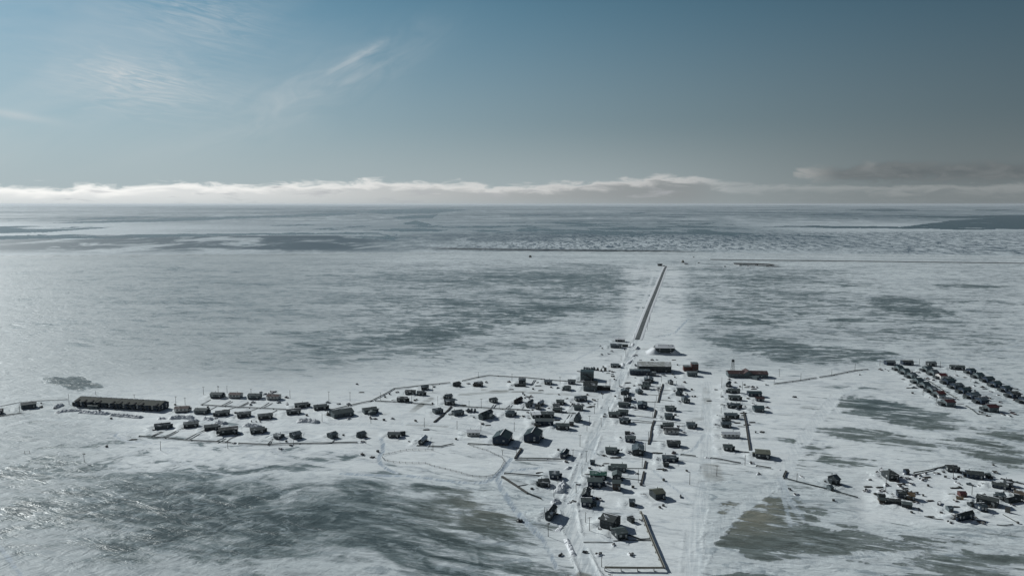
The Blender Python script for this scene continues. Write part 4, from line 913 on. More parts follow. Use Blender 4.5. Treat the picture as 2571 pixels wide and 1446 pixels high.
    # wind drifts and scoops round every building
    for hd in HOUSES:
        r = max(hd['L'], hd['W'])
        if r > 45:
            continue
        sel = (np.abs(X - hd['x']) < r * 2.2 + 6) & (np.abs(Y - hd['y']) < r * 1.8 + 6)
        if not sel.any():
            continue
        u, v = X[sel] - hd['x'], Y[sel] - hd['y']
        ca, sa = math.cos(hd['yaw']), math.sin(hd['yaw'])
        a = np.abs(u * ca + v * sa) - hd['L'] / 2
        b_ = np.abs(-u * sa + v * ca) - hd['W'] / 2
        out = np.maximum(a, b_)
        k = 0.55 + 0.9 * fbm(X[sel] / 7, Y[sel] / 7, 2, 88)
        tail = np.exp(-((u + r * 0.75) / (r * 0.55)) ** 2 - ((v - r * 0.28) / (r * 0.30)) ** 2)
        ring = np.exp(-((out - 5.0) / 2.6) ** 2)
        Z[sel] = Z[sel] + (0.7 * tail + 0.45 * ring * k * (u < r * 0.5)) * (out > 0.4) * (0.5 if r < 6 else 1.0) * sstep(out, 0.4, 3.0)
    land = grid_object('ground', X, Y, Z, snow_ground_material(), dict(ice=ice, soft=soft, trail=trail, packed=packed, mud=mud, grass=np.clip(grass, 0, 1), west=west, lake=lake, clean=np.clip(vill, 0, 1)))
    return land


def build_sea():
    t = np.concatenate([np.linspace(-4, -0.8, 40)[:-1], np.linspace(-0.8, 0.8, 1000), np.linspace(0.8, 4, 40)[1:]])
    py = np.concatenate([np.array([680, 664]), np.arange(656, 560, -0.9), np.arange(560, 524, -0.5), np.arange(524, 514, -0.25), np.array([513.6, 513.2])])
    d = np.array([G(1285.5, p)[1] for p in py])
    Y = np.repeat(d[:, None], len(t), 1)
    X = t[None, :] * Y
    Z = np.full_like(X, -3.0)
    px, py_ = PX(X, Y)
    wy = py_ + (fbm(px / 60, px * 0 + 3, 4, 3) - 0.5) * 3.0 * np.clip((py_ - 512) / 60, 0.15, 1)
    water = np.full_like(X, 0.10) + 0.10 * sstep(py_, 600, 530)
    leads = [
        [(-600, 592), (0, 591), (120, 588), (640, 585), (950, 583), (960, 585.5), (640, 589), (300, 597), (0, 600), (-600, 604)],
        [(-400, 565), (0, 566), (150, 567), (310, 569), (200, 577), (110, 583), (0, 584), (-400, 588)],
        [(100, 560), (400, 549), (700, 540), (830, 534), (900, 536), (860, 541), (700, 545), (400, 556), (200, 560)],
        [(985, 545), (1040, 540), (1100, 538), (1085, 547), (1000, 549)],
        [(1010, 559), (1045, 553), (1085, 563), (1060, 566)],
        [(910, 577), (1000, 574), (1130, 577), (1000, 579)],
        [(1915, 568), (2050, 566), (2260, 569), (2400, 553), (2571, 541), (3200, 530), (3200, 580), (2571, 575), (2400, 576), (2100, 572)],
        [(2120, 527), (2230, 524), (2310, 528), (2230, 531)],
        [(2240, 546), (2420, 542), (2571, 540), (2571, 544), (2400, 547)],
        [(1340, 558), (1430, 557), (1500, 561), (1430, 563)],
        [(1630, 544), (1730, 543), (1700, 546)],
        [(1270, 541), (1420, 538), (1340, 542)], [(1500, 535), (1650, 533), (1600, 537)], [(1100, 570), (1290, 568), (1230, 572)],
        [(1290, 577), (1390, 575), (1330, 579)], [(1720, 562), (1800, 560), (1770, 564)], [(2430, 527), (2560, 526), (2500, 530)],
        [(900, 530), (1060, 523), (1180, 526), (1090, 535), (960, 537)], [(1880, 517), (2100, 516), (2000, 518)],
    ]
    for p in leads:
        water = np.where(inside(px, wy, p), np.maximum(water, 0.98), water)
    for it in range(1):
        water[1:-1, 1:-1] = (water[1:-1, 1:-1] * 3 + water[:-2, 1:-1] + water[2:, 1:-1]) / 5
    grey = sstep(px, 1350, 800) * sstep(py_, 588, 592) * sstep(py_, 640, 622)
    grey = np.maximum(grey, 0.6 * sstep(px, 900, 1100) * sstep(px, 1700, 1400) * sstep(py_, 578, 590) * sstep(py_, 612, 600))
    grey = np.maximum(grey, 0.55 * sstep(py_, 575, 545) * sstep(py_, 515, 520))
    grey = np.maximum(grey, 0.8 * np.exp(-(((px - 1480) / 300) ** 2 + ((py_ - 629) / 5) ** 2)))
    rough = sstep(px, 700, 1500) * sstep(py_, 572, 590) * sstep(py_, 640, 618)
    rough = np.maximum(rough, sstep(px, 1900, 2300) * sstep(py_, 576, 584) * sstep(py_, 645, 632))
    rough = np.maximum(rough, 0.25)
    sy = np.interp(px, [1000, 1300, 1640, 1760], [621, 625.5, 629, 631])
    shore = np.exp(-((py_ - sy) / 2.6) ** 2) * sstep(px, 1040, 1150) * sstep(px, 1800, 1650)
    return grid_object('sea_ice', X, Y, Z, sea_material(), dict(water=water, grey=grey, rough=rough, shore=shore))


build_land()
build_sea()

# ------------------------------------------------------------------ materials of built things
MATS = {}


def paint(name, col, wear=0.25, rough=0.7, snow=0.0, scale=1.0, metal=0.0):
    """weathered paint, boards or sheet metal; snow = share of the surface that is snowed over"""
    if name in MATS:
        return MATS[name]
    m, t, b = mat_new(name)
    tc = t.n('ShaderNodeTexCoord')
    oi = t.n('ShaderNodeObjectInfo')
    off = t.m('MULTIPLY', oi.outputs['Random'], 60.0)
    va = t.n('ShaderNodeVectorMath', operation='ADD')
    t.put(va.inputs[0], tc.outputs['Object'])
    t.put(va.inputs[1], t.comb(off, off, 0.0))
    p = va.outputs[0]
    n1 = t.noise(t.mapping(p, 0, (0.35 * scale, 0.35 * scale, 1.2 * scale)), 1.0, 4, 0.6)
    c = t.mix(t.m('MULTIPLY', t.ramp(n1, 0.35, 0.7), wear), col, tuple(min(1, v * 1.55 + 0.03) for v in col))
    c = t.mix(t.ramp(oi.outputs['Random'], 0.0, 1.0, 0.0, 0.35, False), c, tuple(v * 0.6 for v in col))
    if snow > 0:
        n2 = t.noise(t.mapping(p, R(14), (0.16, 0.5, 0.3)), 1.0, 5, 0.65, 0.6)
        c = t.mix(t.ramp(n2, 0.72 - snow * 0.55, 0.80 - snow * 0.5), c, (0.72, 0.74, 0.76))
    t.put(b.inputs['Base Color'], c)
    b.inputs['Roughness'].default_value = rough
    b.inputs['Metallic'].default_value = metal
    b.inputs['Specular IOR Level'].default_value = 0.5 if rough < 0.45 else 0.12
    MATS[name] = m
    return m


ROOF = {'teal': ((0.040, 0.065, 0.074), 0.08), 'slate': ((0.075, 0.10, 0.115), 0.25), 'olive': ((0.095, 0.118, 0.118), 0.18), 'grey': ((0.110, 0.130, 0.135), 0.2), 'dark': ((0.056, 0.065, 0.065), 0.28),
        'rust': ((0.085, 0.056, 0.055), 0.15), 'red': ((0.093, 0.031, 0.034), 0.1), 'maroon': ((0.081, 0.034, 0.037), 0.08), 'white': ((0.52, 0.53, 0.53), 0.7), 'khaki': ((0.135, 0.142, 0.115), 0.03),
        'green': ((0.034, 0.105, 0.081), 0.3), 'navy': ((0.037, 0.056, 0.087), 0.2), 'tan': ((0.13, 0.095, 0.06), 0.25), 'brown': ((0.124, 0.102, 0.081), 0.3), 'schoolroof': ((0.40, 0.41, 0.385), 0.42)}
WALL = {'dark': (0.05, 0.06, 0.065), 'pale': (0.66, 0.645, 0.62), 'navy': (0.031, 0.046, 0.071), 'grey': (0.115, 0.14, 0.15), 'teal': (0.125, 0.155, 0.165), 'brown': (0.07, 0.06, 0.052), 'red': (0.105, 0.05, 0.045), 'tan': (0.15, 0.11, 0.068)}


def roof_m(k):
    return paint('roof_' + k, ROOF[k][0], 0.3, 0.6, ROOF[k][1])


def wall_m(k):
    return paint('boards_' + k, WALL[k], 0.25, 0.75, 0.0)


SNOWM = paint('packed_snow', (0.74, 0.755, 0.775), 0.3, 0.6, 0.0, 0.6)
TIMBER = paint('weathered_timber', (0.085, 0.085, 0.08), 0.5, 0.85)
PIPE_M = paint('dull_pipe_jacket', (0.075, 0.085, 0.085), 0.4, 0.6, 0.0)
POLE_M = paint('pole_wood', (0.075, 0.07, 0.065), 0.3, 0.85)
DARK_M = paint('dark_underside', (0.04, 0.042, 0.045), 0.3, 0.85)
GLASS_M = paint('window_glass', (0.045, 0.06, 0.075), 0.1, 0.12)
PALEGLASS_M = paint('pale_curtained_window', (0.42, 0.43, 0.42), 0.2, 0.25)
DOOR_M = paint('pale_door', (0.55, 0.56, 0.55), 0.2, 0.6)
STEEL_M = paint('dark_steel', (0.10, 0.11, 0.115), 0.4, 0.5)
GRAVEL_M = paint('gravel', (0.085, 0.095, 0.097), 0.8, 0.95, 0.12, 0.4)
SCRAP_M = paint('scrap', (0.10, 0.098, 0.09), 0.8, 0.8, 0.1)
RUST_M = paint('rusty_sheet', (0.062, 0.046, 0.04), 0.6, 0.8, 0.1)


class MB:
    """collects faces and links them as ONE mesh object"""
    def __init__(s):
        s.v, s.f = [], []

    def add(s, vs, fs):
        o = len(s.v)
        s.v += [tuple(map(float, p)) for p in vs]
        s.f += [[i + o for i in f] for f in fs]
        return s

    def box(s, c, d, rz=0.0, taper=1.0):
        x, y, z = d[0] / 2, d[1] / 2, d[2] / 2
        vs = []
        for sz, k in ((-1, 1.0), (1, taper)):
            for sx, sy in ((-1, -1), (1, -1), (1, 1), (-1, 1)):
                a, b_ = sx * x * k, sy * y * k
                vs.append((c[0] + a * math.cos(rz) - b_ * math.sin(rz), c[1] + a * math.sin(rz) + b_ * math.cos(rz), c[2] + sz * z))
        return s.add(vs, [[3, 2, 1, 0], [4, 5, 6, 7], [0, 1, 5, 4], [1, 2, 6, 5], [2, 3, 7, 6], [3, 0, 4, 7]])

    def prism(s, prof, x0, x1, axis='x'):
        """profile of (across, up) points drawn out along one axis"""
        n = len(prof)
        vs = [((x0, a, z) if axis == 'x' else (a, x0, z)) for a, z in prof] + [((x1, a, z) if axis == 'x' else (a, x1, z)) for a, z in prof]
        fs = [list(range(n)), list(range(2 * n - 1, n - 1, -1))] + [[i + n, (i + 1) % n + n, (i + 1) % n, i] for i in range(n)]
        if axis == 'y':
            fs = [f[::-1] for f in fs]
        return s.add(vs, fs)

    def tube(s, a, b, r0, r1=None, n=8):
        a, b = Vector(a), Vector(b)
        r1 = r0 if r1 is None else r1
        d = (b - a).normalized()
        u = d.orthogonal().normalized()
        w = d.cross(u)
        vs = [a + (u * math.cos(q) + w * math.sin(q)) * r0 for q in [2 * math.pi * i / n for i in range(n)]] + [b + (u * math.cos(q) + w * math.sin(q)) * r1 for q in [2 * math.pi * i / n for i in range(n)]]
        return s.add(vs, [list(range(n - 1, -1, -1)), list(range(n, 2 * n))] + [[i, (i + 1) % n, (i + 1) % n + n, i + n] for i in range(n)])

    def build(s, name, mat, parent=None, loc=None, rz=0.0, smooth=False):
        me = bpy.data.meshes.new(name)
        me.from_pydata(s.v, [], s.f)
        if smooth:
            me.polygons.foreach_set('use_smooth', [True] * len(me.polygons))
        me.materials.append(mat)
        o = bpy.data.objects.new(name, me)
        C.objects.link(o)
        o.parent = parent
        if loc is not None:
            o.location = loc
            o.rotation_euler = (0, 0, rz)
        return o


def tag(o, label, cat, group=None, kind=None):
    o['label'] = label
    o['category'] = cat
    if group:
        o['group'] = group
    if kind:
        o['kind'] = kind
    return o


def thing(name, x, y, rz, label, cat, group=None, z=None):
    o = bpy.data.objects.new(name, None)
    C.objects.link(o)
    o.empty_display_size = 0.3
    o.location = (x, y, float(ground_z(x, y)) if z is None else z)
    o.rotation_euler = (0, 0, rz)
    return tag(o, label, cat, group)


def copy_tree(o, parent=None):
    c = o.copy()
    C.objects.link(c)
    c.parent = parent
    for ch in list(o.children):
        copy_tree(ch, c)
    return c


# ------------------------------------------------------------------ houses
rng = random.Random(11)


def window(parent, x, y, z, side, w=1.3, h=1.1, lit=False):
    """a framed window on a wall; side: 'f' front, 'e' left end, 'r' right end"""
    g, fr = MB(), MB()
    if side == 'f':
        fr.box((x, y - 0.03, z), (w + 0.24, 0.10, h + 0.24))
        g.box((x, y - 0.085, z), (w, 0.03, h))
    else:
        k = -1 if side == 'e' else 1
        fr.box((x + k * 0.03, y, z), (0.10, w + 0.24, h + 0.24))
        g.box((x + k * 0.085, y, z), (0.03, w, h))
    f = fr.build('window', DOOR_M if lit else TIMBER, parent)
    g.build('pane', PALEGLASS_M if lit else GLASS_M, f)


def build_house(d):
    o, L, W = d['o'], d['L'], d['W']
    kind = o.get('kind', 'house')
    small = kind == 'shed' or (L < 6 and W < 6)
    ev = o.get('eave', 2.9)
    rise = o.get('rise', 1.0 if small else 1.35)
    raise_ = o.get('raise_', 0.15 if small else 0.6)
    name = {'shed': 'shed', 'building': 'building', 'flat': 'building'}.get(kind, 'house')
    t = thing(name, d['x'], d['y'], d['yaw'], d['label'], 'shed' if kind == 'shed' else 'building' if name == 'building' else 'house', d['group'])
    d['obj'] = t
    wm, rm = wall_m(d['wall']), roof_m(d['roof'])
    z0, z1 = raise_, raise_ + ev
    MB().box((0, 0, raise_ / 2 - 0.4), (L - 0.7, W - 0.7, raise_ + 0.8)).build('foundation', DARK_M, t)
    oh = 0.25 if small else 0.5
    if kind == 'flat':
        MB().box((0, 0, (z0 + z1) / 2), (L, W, ev)).build('wall', wm, t)
        m = MB().box((0, 0, z1 + 0.12), (L + 0.5, W + 0.5, 0.24))
        roof = m.build('roof', rm, t)
        top = z1 + 0.24
    elif kind == 'hip':
        MB().box((0, 0, (z0 + z1) / 2), (L, W, ev)).build('wall', wm, t)
        r = max(0.8, L / 2 - W / 2)
        a, b_ = L / 2 + oh, W / 2 + oh
        ra = max(0.5, a - b_)
        vs = [(-a, -b_, z1), (a, -b_, z1), (a, b_, z1), (-a, b_, z1), (-ra, 0, z1 + rise + 0.6), (ra, 0, z1 + rise + 0.6)]
        roof = MB().add(vs, [[0, 1, 5, 4], [1, 2, 5], [2, 3, 4, 5], [3, 0, 4], [3, 2, 1, 0]]).build('roof', rm, t)
        top = z1 + rise
    else:
        MB().prism([(-W / 2, z0), (W / 2, z0), (W / 2, z1), (0, z1 + rise), (-W / 2, z1)], -L / 2, L / 2).build('wall', wm, t)
        sl = rise / (W / 2)
        w2 = W / 2 + oh
        zb = z1 - sl * oh
        th = 0.16
        roof = MB().prism([(-w2, zb + 0.02), (0, z1 + rise + 0.02), (w2, zb + 0.02), (w2, zb + th), (0, z1 + rise + th + 0.03), (-w2, zb + th)], -L / 2 - oh, L / 2 + oh).build('roof', rm, t)
        if d['row'] != 'the big buildings' and (rng.random() < 0.28 or o.get('ridge')) and not small:
            MB().box((0, 0, z1 + rise + th + 0.05), (L + 2 * oh - 0.1, 0.7, 0.08)).build('ridge_cap', SNOWM, roof)
        top = z1 + rise
    front_away = abs(math.cos(d['yaw'] + math.atan2(d['x'], d['y']))) < 0.5
    if not small:
        cx, cy = rng.uniform(-0.3, 0.3) * L, rng.choice((-0.2, 0.22)) * W
        MB().tube((cx, cy, z1 + 0.3), (cx, cy, top + 0.9), 0.22, 0.2).build('chimney', STEEL_M, roof)
        lit = d['wall'] in ('dark', 'navy', 'teal') and rng.random() < 0.75
        n = o.get('win', 3 if L > 9 else 2)
        zs = [z0 + ev * 0.56] if ev < 4.9 else [z0 + ev * 0.30, z0 + ev * 0.72]
        for zz in zs:
            for i in range(n):
                window(t, -L / 2 + L * (i + 0.75) / (n + 0.5), -W / 2, zz, 'f', lit=lit and i % 2 == 0)
            window(t, -L / 2, -W * 0.2, zz, 'e', lit=lit)
            window(t, -L / 2, W * 0.22, zz, 'e')
            window(t, L / 2, -W * 0.2, zz, 'r')
        dr = MB().box((L / 2 - 0.16 * L, -W / 2 - 0.05, z0 + 1.05), (1.0, 0.12, 2.1)).build('door', DOOR_M, t)
        MB().box((L / 2 - 0.16 * L, -W / 2 - 0.9, raise_ / 2 - 0.2), (1.6, 1.6, raise_ + 0.4)).build('step', TIMBER, t)
    else:
        MB().box((0.1 * L, -W / 2 - 0.04, z0 + 0.9), (0.9, 0.08, 1.8)).build('door', TIMBER, t)
    if o.get('porch', 1 if (not small and rng.random() < 0.55) else 0):
        e = rng.choice((-1, 1, 1))
        pw, pd = min(2.6, W * 0.4), 2.2
        pt = MB().prism([(-pw / 2, z0 - 0.3), (pw / 2, z0 - 0.3), (pw / 2, z0 + 2.2), (0, z0 + 2.7), (-pw / 2, z0 + 2.2)], e * (L / 2 + 0.02), e * (L / 2 + pd))
        pt.build('porch', wm, t)
        MB().prism([(-pw / 2 - 0.25, z0 + 2.12), (0, z0 + 2.74), (pw / 2 + 0.25, z0 + 2.12), (pw / 2 + 0.25, z0 + 2.24), (0, z0 + 2.88), (-pw / 2 - 0.25, z0 + 2.24)], e * (L / 2 + 0.05), e * (L / 2 + pd + 0.25)).build('porch_roof', rm, t)
    if o.get('lit'):
        MB().box((-L / 2 - 1.9, W * 0.12, z0 + 1.0), (3.7, W * 0.62, 2.9)).build('lean_to', wall_m('dark'), t)
        MB().box((-L / 2 - 1.95, W * 0.12, z0 + 2.56), (4.0, W * 0.66, 0.18)).build('lean_to_roof', roof_m('dark'), t)
    if o.get('wing'):
        MB().prism([(-3.2, z0), (3.2, z0), (3.2, z0 + 2.6), (0, z0 + 3.6), (-3.2, z0 + 2.6)], -W / 2 - 5.5, -W / 2 - 0.03, 'y').build('wing', wm, t, None)
        MB().prism([(-3.6, z0 + 2.5), (0, z0 + 3.66), (3.6, z0 + 2.5), (3.6, z0 + 2.64), (0, z0 + 3.82), (-3.6, z0 + 2.64)], -W / 2 - 5.9, -W / 2 - 0.05, 'y').build('wing_roof', rm, t)
    if o.get('red_wing'):
        MB().box((-L / 2 - 4.6, 0.5, z0 + 2.6), (9.1, W - 2, 5.2)).build('wing', wm, t)
        MB().box((-L / 2 - 4.7, 0.5, z0 + 5.3), (9.3, W - 1.6, 0.2)).build('wing_roof', paint('roof_grey', *ROOF['grey']), t)
    if o.get('roofsnow'):
        MB().prism([(-W / 2 + 1.2, z1 + 0.35), (W / 2 - 1.2, z1 + 0.35), (0.5, z1 + rise + 0.9), (-0.5, z1 + rise + 0.9)], -L * 0.38, L * 0.40).build('roof_snow', SNOWM, roof)
    if o.get('stair'):
        m = MB()
        for i in range(14):
            m.box((-L * 0.05 + i * 0.62, -W / 2 - 0.8, z0 + 5.6 - i * 0.40), (0.62, 1.4, 0.5))
        m.build('stair', DARK_M, t)
        MB().box((-L * 0.12, -W / 2 - 0.8, z0 + 5.6), (3.0, 1.5, 0.3)).build('landing', DARK_M, t)
        MB().box((0, -W / 2 - 0.06, z0 + 5.9), (L - 0.2, 0.1, 0.35)).build('wall_band', DARK_M, t)
    if o.get('annex'):
        MB().box((L / 2 + 7.0, 2.0, z0 + 1.6), (13.9, 6.5, 3.2)).build('annex', DARK_M, t)
        MB().box((L / 2 + 7.0, 2.0, z0 + 3.32), (14.3, 6.9, 0.22)).build('annex_roof', rm, t)
    if o.get('cross'):
        MB().prism([(-5, z0), (5, z0), (5, z1 + 0.4), (0, z1 + 3.4), (-5, z1 + 0.4)], -W / 2 - 0.6, W / 2 + 0.6, 'y').build('centre_gable', wm, t)
        MB().prism([(-5.6, z1 + 0.1), (0, z1 + 3.5), (5.6, z1 + 0.1), (5.6, z1 + 0.3), (0, z1 + 3.75), (-5.6, z1 + 0.3)], -W / 2 - 1.1, W / 2 + 1.1, 'y').build('centre_roof', rm, t)
        w = MB().box((5.5, -W / 2 - 5.5, z0 + 1.5), (4.2, 10.4, 3.0), R(38)).build('entry_wing', wall_m('grey'), t)
        MB().box((5.5, -W / 2 - 5.5, z0 + 3.1), (4.7, 10.9, 0.2), R(38)).build('entry_roof', roof_m('olive'), t)
    return t


for d in HOUSES:
    build_house(d)


# the long terraced building at the left
def build_terrace():
    ax, ay = QG(1, 1010, 425)
    bx, by = QG(1, 2150, 492)
    L, yaw, D = math.hypot(bx - ax, by - ay), math.atan2(by - ay, bx - ax), 14.0
    mx, my = (ax + bx) / 2 - math.sin(yaw) * D / 2, (ay + by) / 2 + math.cos(yaw) * D / 2
    t = thing('terrace_building', mx, my, yaw, 'very long two storey terrace with olive roof and rows of small gables', 'building', 'large public buildings of the village')
    HOUSES.append(dict(x=mx, y=my, short='the long left terrace', noun='building', L=L, W=D, yaw=yaw, o={}, row='the big buildings', px=300, py=1020))
    MB().box((0, 0, 0.1), (L - 1, D - 1, 1.6)).build('foundation', DARK_M, t)
    MB().prism([(-D / 2, 0.8), (D / 2, 0.8), (D / 2, 5.6), (1.5, 8.0), (-D / 2, 5.6)], -L / 2, L / 2).build('wall', wall_m('navy'), t)
    n = 4
    seg = L / n
    for i in range(n):
        x0, x1 = -L / 2 + i * seg + (0.35 if i else -0.4), -L / 2 + (i + 1) * seg - (0.35 if i < n - 1 else -0.4)
        k = (8.0 - 5.6) / (D / 2 + 1.5)
        r = MB().prism([(-D / 2 - 0.9, 5.6 - 0.9 * k + 0.04), (1.5, 8.04), (D / 2 + 0.6, 5.45), (D / 2 + 0.6, 5.65), (1.5, 8.26), (-D / 2 - 0.9, 5.6 - 0.9 * k + 0.22)], x0, x1)
        ro = r.build('roof', paint('olive_shingle', (0.072, 0.078, 0.068), 0.4, 0.85, 0.04), t)
        for j in range(4):                                 # lumps of snow left along the ridge
            MB().box((x0 + (x1 - x0) * (j + 0.5) / 4, 1.9, 8.3), (seg / 5.2, 1.8, 0.55), 0, 0.55).build('ridge_snow', SNOWM, ro)
        for j in range(3):                                 # small gables over the entries
            cx = x0 + (x1 - x0) * (j + 0.5) / 3
            MB().prism([(cx - 1.3, 0.7), (cx + 1.3, 0.7), (cx + 1.3, 3.2), (cx, 4.2), (cx - 1.3, 3.2)], -D / 2 - 1.7, -D / 2 - 0.03, 'y').build('entry_bay', wall_m('navy'), t)
            MB().prism([(cx - 1.7, 3.0), (cx, 4.3), (cx + 1.7, 3.0), (cx + 1.7, 3.2), (cx, 4.5), (cx - 1.7, 3.2)], -D / 2 - 2.0, -D / 2 - 0.04, 'y').build('entry_roof', roof_m('khaki'), t)
            if i % 2 == 0 or j != 1:
                MB().prism([(-D / 2 - 1.1, 5.35), (-D / 2 + 2.6, 6.75), (-D / 2 + 2.4, 7.15), (-D / 2 - 1.1, 5.9)], cx - 0.9, cx + 0.9).build('roof_notch_shadow', DARK_M, ro)  # dark prism standing in for a notch shadow at the roof's lower edge
            for zz in (2.2, 4.4):
                window(t, cx + 3.2, -D / 2, zz, 'f', 1.5, 1.2, lit=(j + i) % 2 == 0)
    for i in range(1, n):
        MB().prism([(-D / 2 - 1.0, 5.0), (1.5, 8.5), (D / 2 + 0.6, 5.8), (D / 2, 4.8), (-D / 2, 4.8)], -L / 2 + i * seg - 0.25, -L / 2 + i * seg + 0.25).build('fire_wall', DARK_M, t)
    for yy in (-3, 3):
        for zz in (2.2, 4.4):
            window(t, L / 2, yy, zz, 'r', 1.4, 1.2, True)
    MB().box((-L / 2 - 2.6, -2.0, 1.6), (5.0, 6.0, 3.2)).build('end_lobby', wall_m('dark'), t)
    MB().box((-L / 2 - 2.6, -2.0, 3.3), (5.5, 6.5, 0.2)).build('lobby_roof', roof_m('slate'), t)
    sx, sy = QG(1, 1240, 462)
    s = thing('shed', sx, sy + 3.5, yaw + 0.05, 'flat roofed grey shed standing in front of the long left terrace', 'shed')
    MB().box((0, 0, 1.3), (11, 5, 3.0)).build('wall', wall_m('grey'), s)
    MB().box((0, 0, 2.95), (11.6, 5.6, 0.25)).build('roof', roof_m('olive'), s)
    MB().box((2, -2.55, 1.0), (1.1, 0.1, 2.0)).build('door', DARK_M, s)


build_terrace()

# ------------------------------------------------------------------ a plain-words place for everything small: which house it is next to
USED = set(d.get('label', '') for d in HOUSES)
HX = np.array([d['x'] for d in HOUSES])
HY = np.array([d['y'] for d in HOUSES])


def place(what, x, y):
    """label that says which one: what it is and where it stands beside a house"""
    for i in np.argsort(np.hypot(HX - x, (HY - y)))[:14]:
        d = HOUSES[int(i)]
        dx, dy = x - HX[i], y - HY[i]
        near = np.hypot(dx, dy) < 17
        rel = (['right of', 'far right of'] if dx > 0 else ['left of', 'far left of']) if abs(dx) > abs(dy) else (['behind', 'well behind'] if dy > 0 else ['before', 'well before'])
        s = f"{what} {rel[0] if near else rel[1]} {d['short']}"
        if s not in USED and len(s.split()) <= 16:
            USED.add(s)
            return s
    for n in range(2, 40):
        d = HOUSES[int(np.argmin(np.hypot(HX - x, HY - y)))]
        s = f"{ORD[min(n, 26)]} {what} beside {d['short']}"
        if s not in USED:
            USED.add(s)
            return s


# ------------------------------------------------------------------ utility poles
def build_poles():
    seen = []
    protos = {}
    for z, x, yb, yt, st in POLES:
        px, py = Q(z, x, yb)
        if any(abs(px - a) < 4 and abs(py - b) < 5 for a, b in seen):
            continue
        seen.append((px, py))
        gx, gy = G(px, py)
        lo, hi = 3.0, 16.0
        ty = Q(z, x, yt)[1]
        for it in range(30):
            h = (lo + hi) / 2
            if PX(gx, gy, h)[1] > ty:
                lo = h
            else:
                hi = h
        word = {'p': 'bare utility pole', 't': 'crossarm utility pole', 'l': 'lamp topped pole'}[st]
        t = thing('utility_pole', gx, gy, R(rng.uniform(-25, 25)), place(word, gx, gy), 'utility pole', 'utility poles of the village')
        MB().tube((0, 0, -0.5), (rng.uniform(-.15, .15), 0, h), 0.21, 0.15).build('pole', POLE_M, t)
        if st == 't':
            MB().box((0, 0.2, h - 0.55), (2.6, 0.18, 0.20)).build('crossarm', POLE_M, t)
            for k in (-1.1, 1.1):
                MB().tube((k, 0.2, h - 0.45), (k, 0.2, h - 0.1), 0.07, n=6).build('insulator', STEEL_M, t)
        elif st == 'l':
            MB().box((0, 0, h + 0.1), (1.9, 0.2, 0.2)).box((-0.9, 0, h - 0.35), (0.2, 0.2, 0.7)).box((0.9, 0, h - 0.35), (0.2, 0.2, 0.7)).box((0, 0, h - 0.75), (1.9, 0.2, 0.16)).build('lamp_frame', POLE_M, t)
            MB().box((0.5, 0, h - 0.35), (0.6, 0.35, 0.4)).build('lamp', STEEL_M, t)
        else:
            MB().tube((0, 0, h * 0.86), (0.55, 0, h * 0.90), 0.06, n=6).build('bracket', STEEL_M, t)


build_poles()


# ------------------------------------------------------------------ pipes and boardwalks
def sweep(m, pts, w, z0, z1):
    """box section along a line of ground points"""
    P = [Vector((x, y, 0)) for x, y in pts]
    # finer steps so that it follows the snow
    fine = [P[0]]
    for a, b in zip(P, P[1:]):
        k = max(1, int((b - a).length / 12))
        fine += [a + (b - a) * (i + 1) / k for i in range(k)]
    vs, fs = [], []
    for i, p in enumerate(fine):
        d = (fine[min(i + 1, len(fine) - 1)] - fine[max(i - 1, 0)]).normalized()
        n = Vector((-d.y, d.x, 0)) * w / 2
        g = float(ground_z(p.x, p.y)) + 0.28 * (float(fbm(np.array(p.x / 9), np.array(p.y / 9), 2, 71)) - 0.5)
        p = p + n * ((float(fbm(np.array(p.x / 16 + 5), np.array(p.y / 16), 2, 73)) - 0.5) * 1.6 / max(w, 0.3)) * 0.5 if 0 < i < len(fine) - 1 else p
        for q, z in ((p - n, z0), (p + n, z0), (p + n, z1), (p - n, z1)):
            vs.append((q.x, q.y, g + z))
    k = len(fine)
    for i in range(k - 1):
        a, b = i * 4, i * 4 + 4
        fs += [[a + j, a + (j + 1) % 4, b + (j + 1) % 4, b + j] for j in range(4)]
    fs += [[3, 2, 1, 0], [4 * k - 4, 4 * k - 3, 4 * k - 2, 4 * k - 1]]
    m.add(vs, fs)
    return fine


def posts_along(fine, step, w):
    acc, out = step, []
    for a, b in zip(fine, fine[1:]):
        L = (b - a).length
        d = (b - a).normalized()
        s = step - acc
        acc += L
        while s < L:
            if s >= 0:
                p = a + d * s
                out.append((p, Vector((-d.y, d.x, 0))))
                acc = L - s
            s += step
    return out


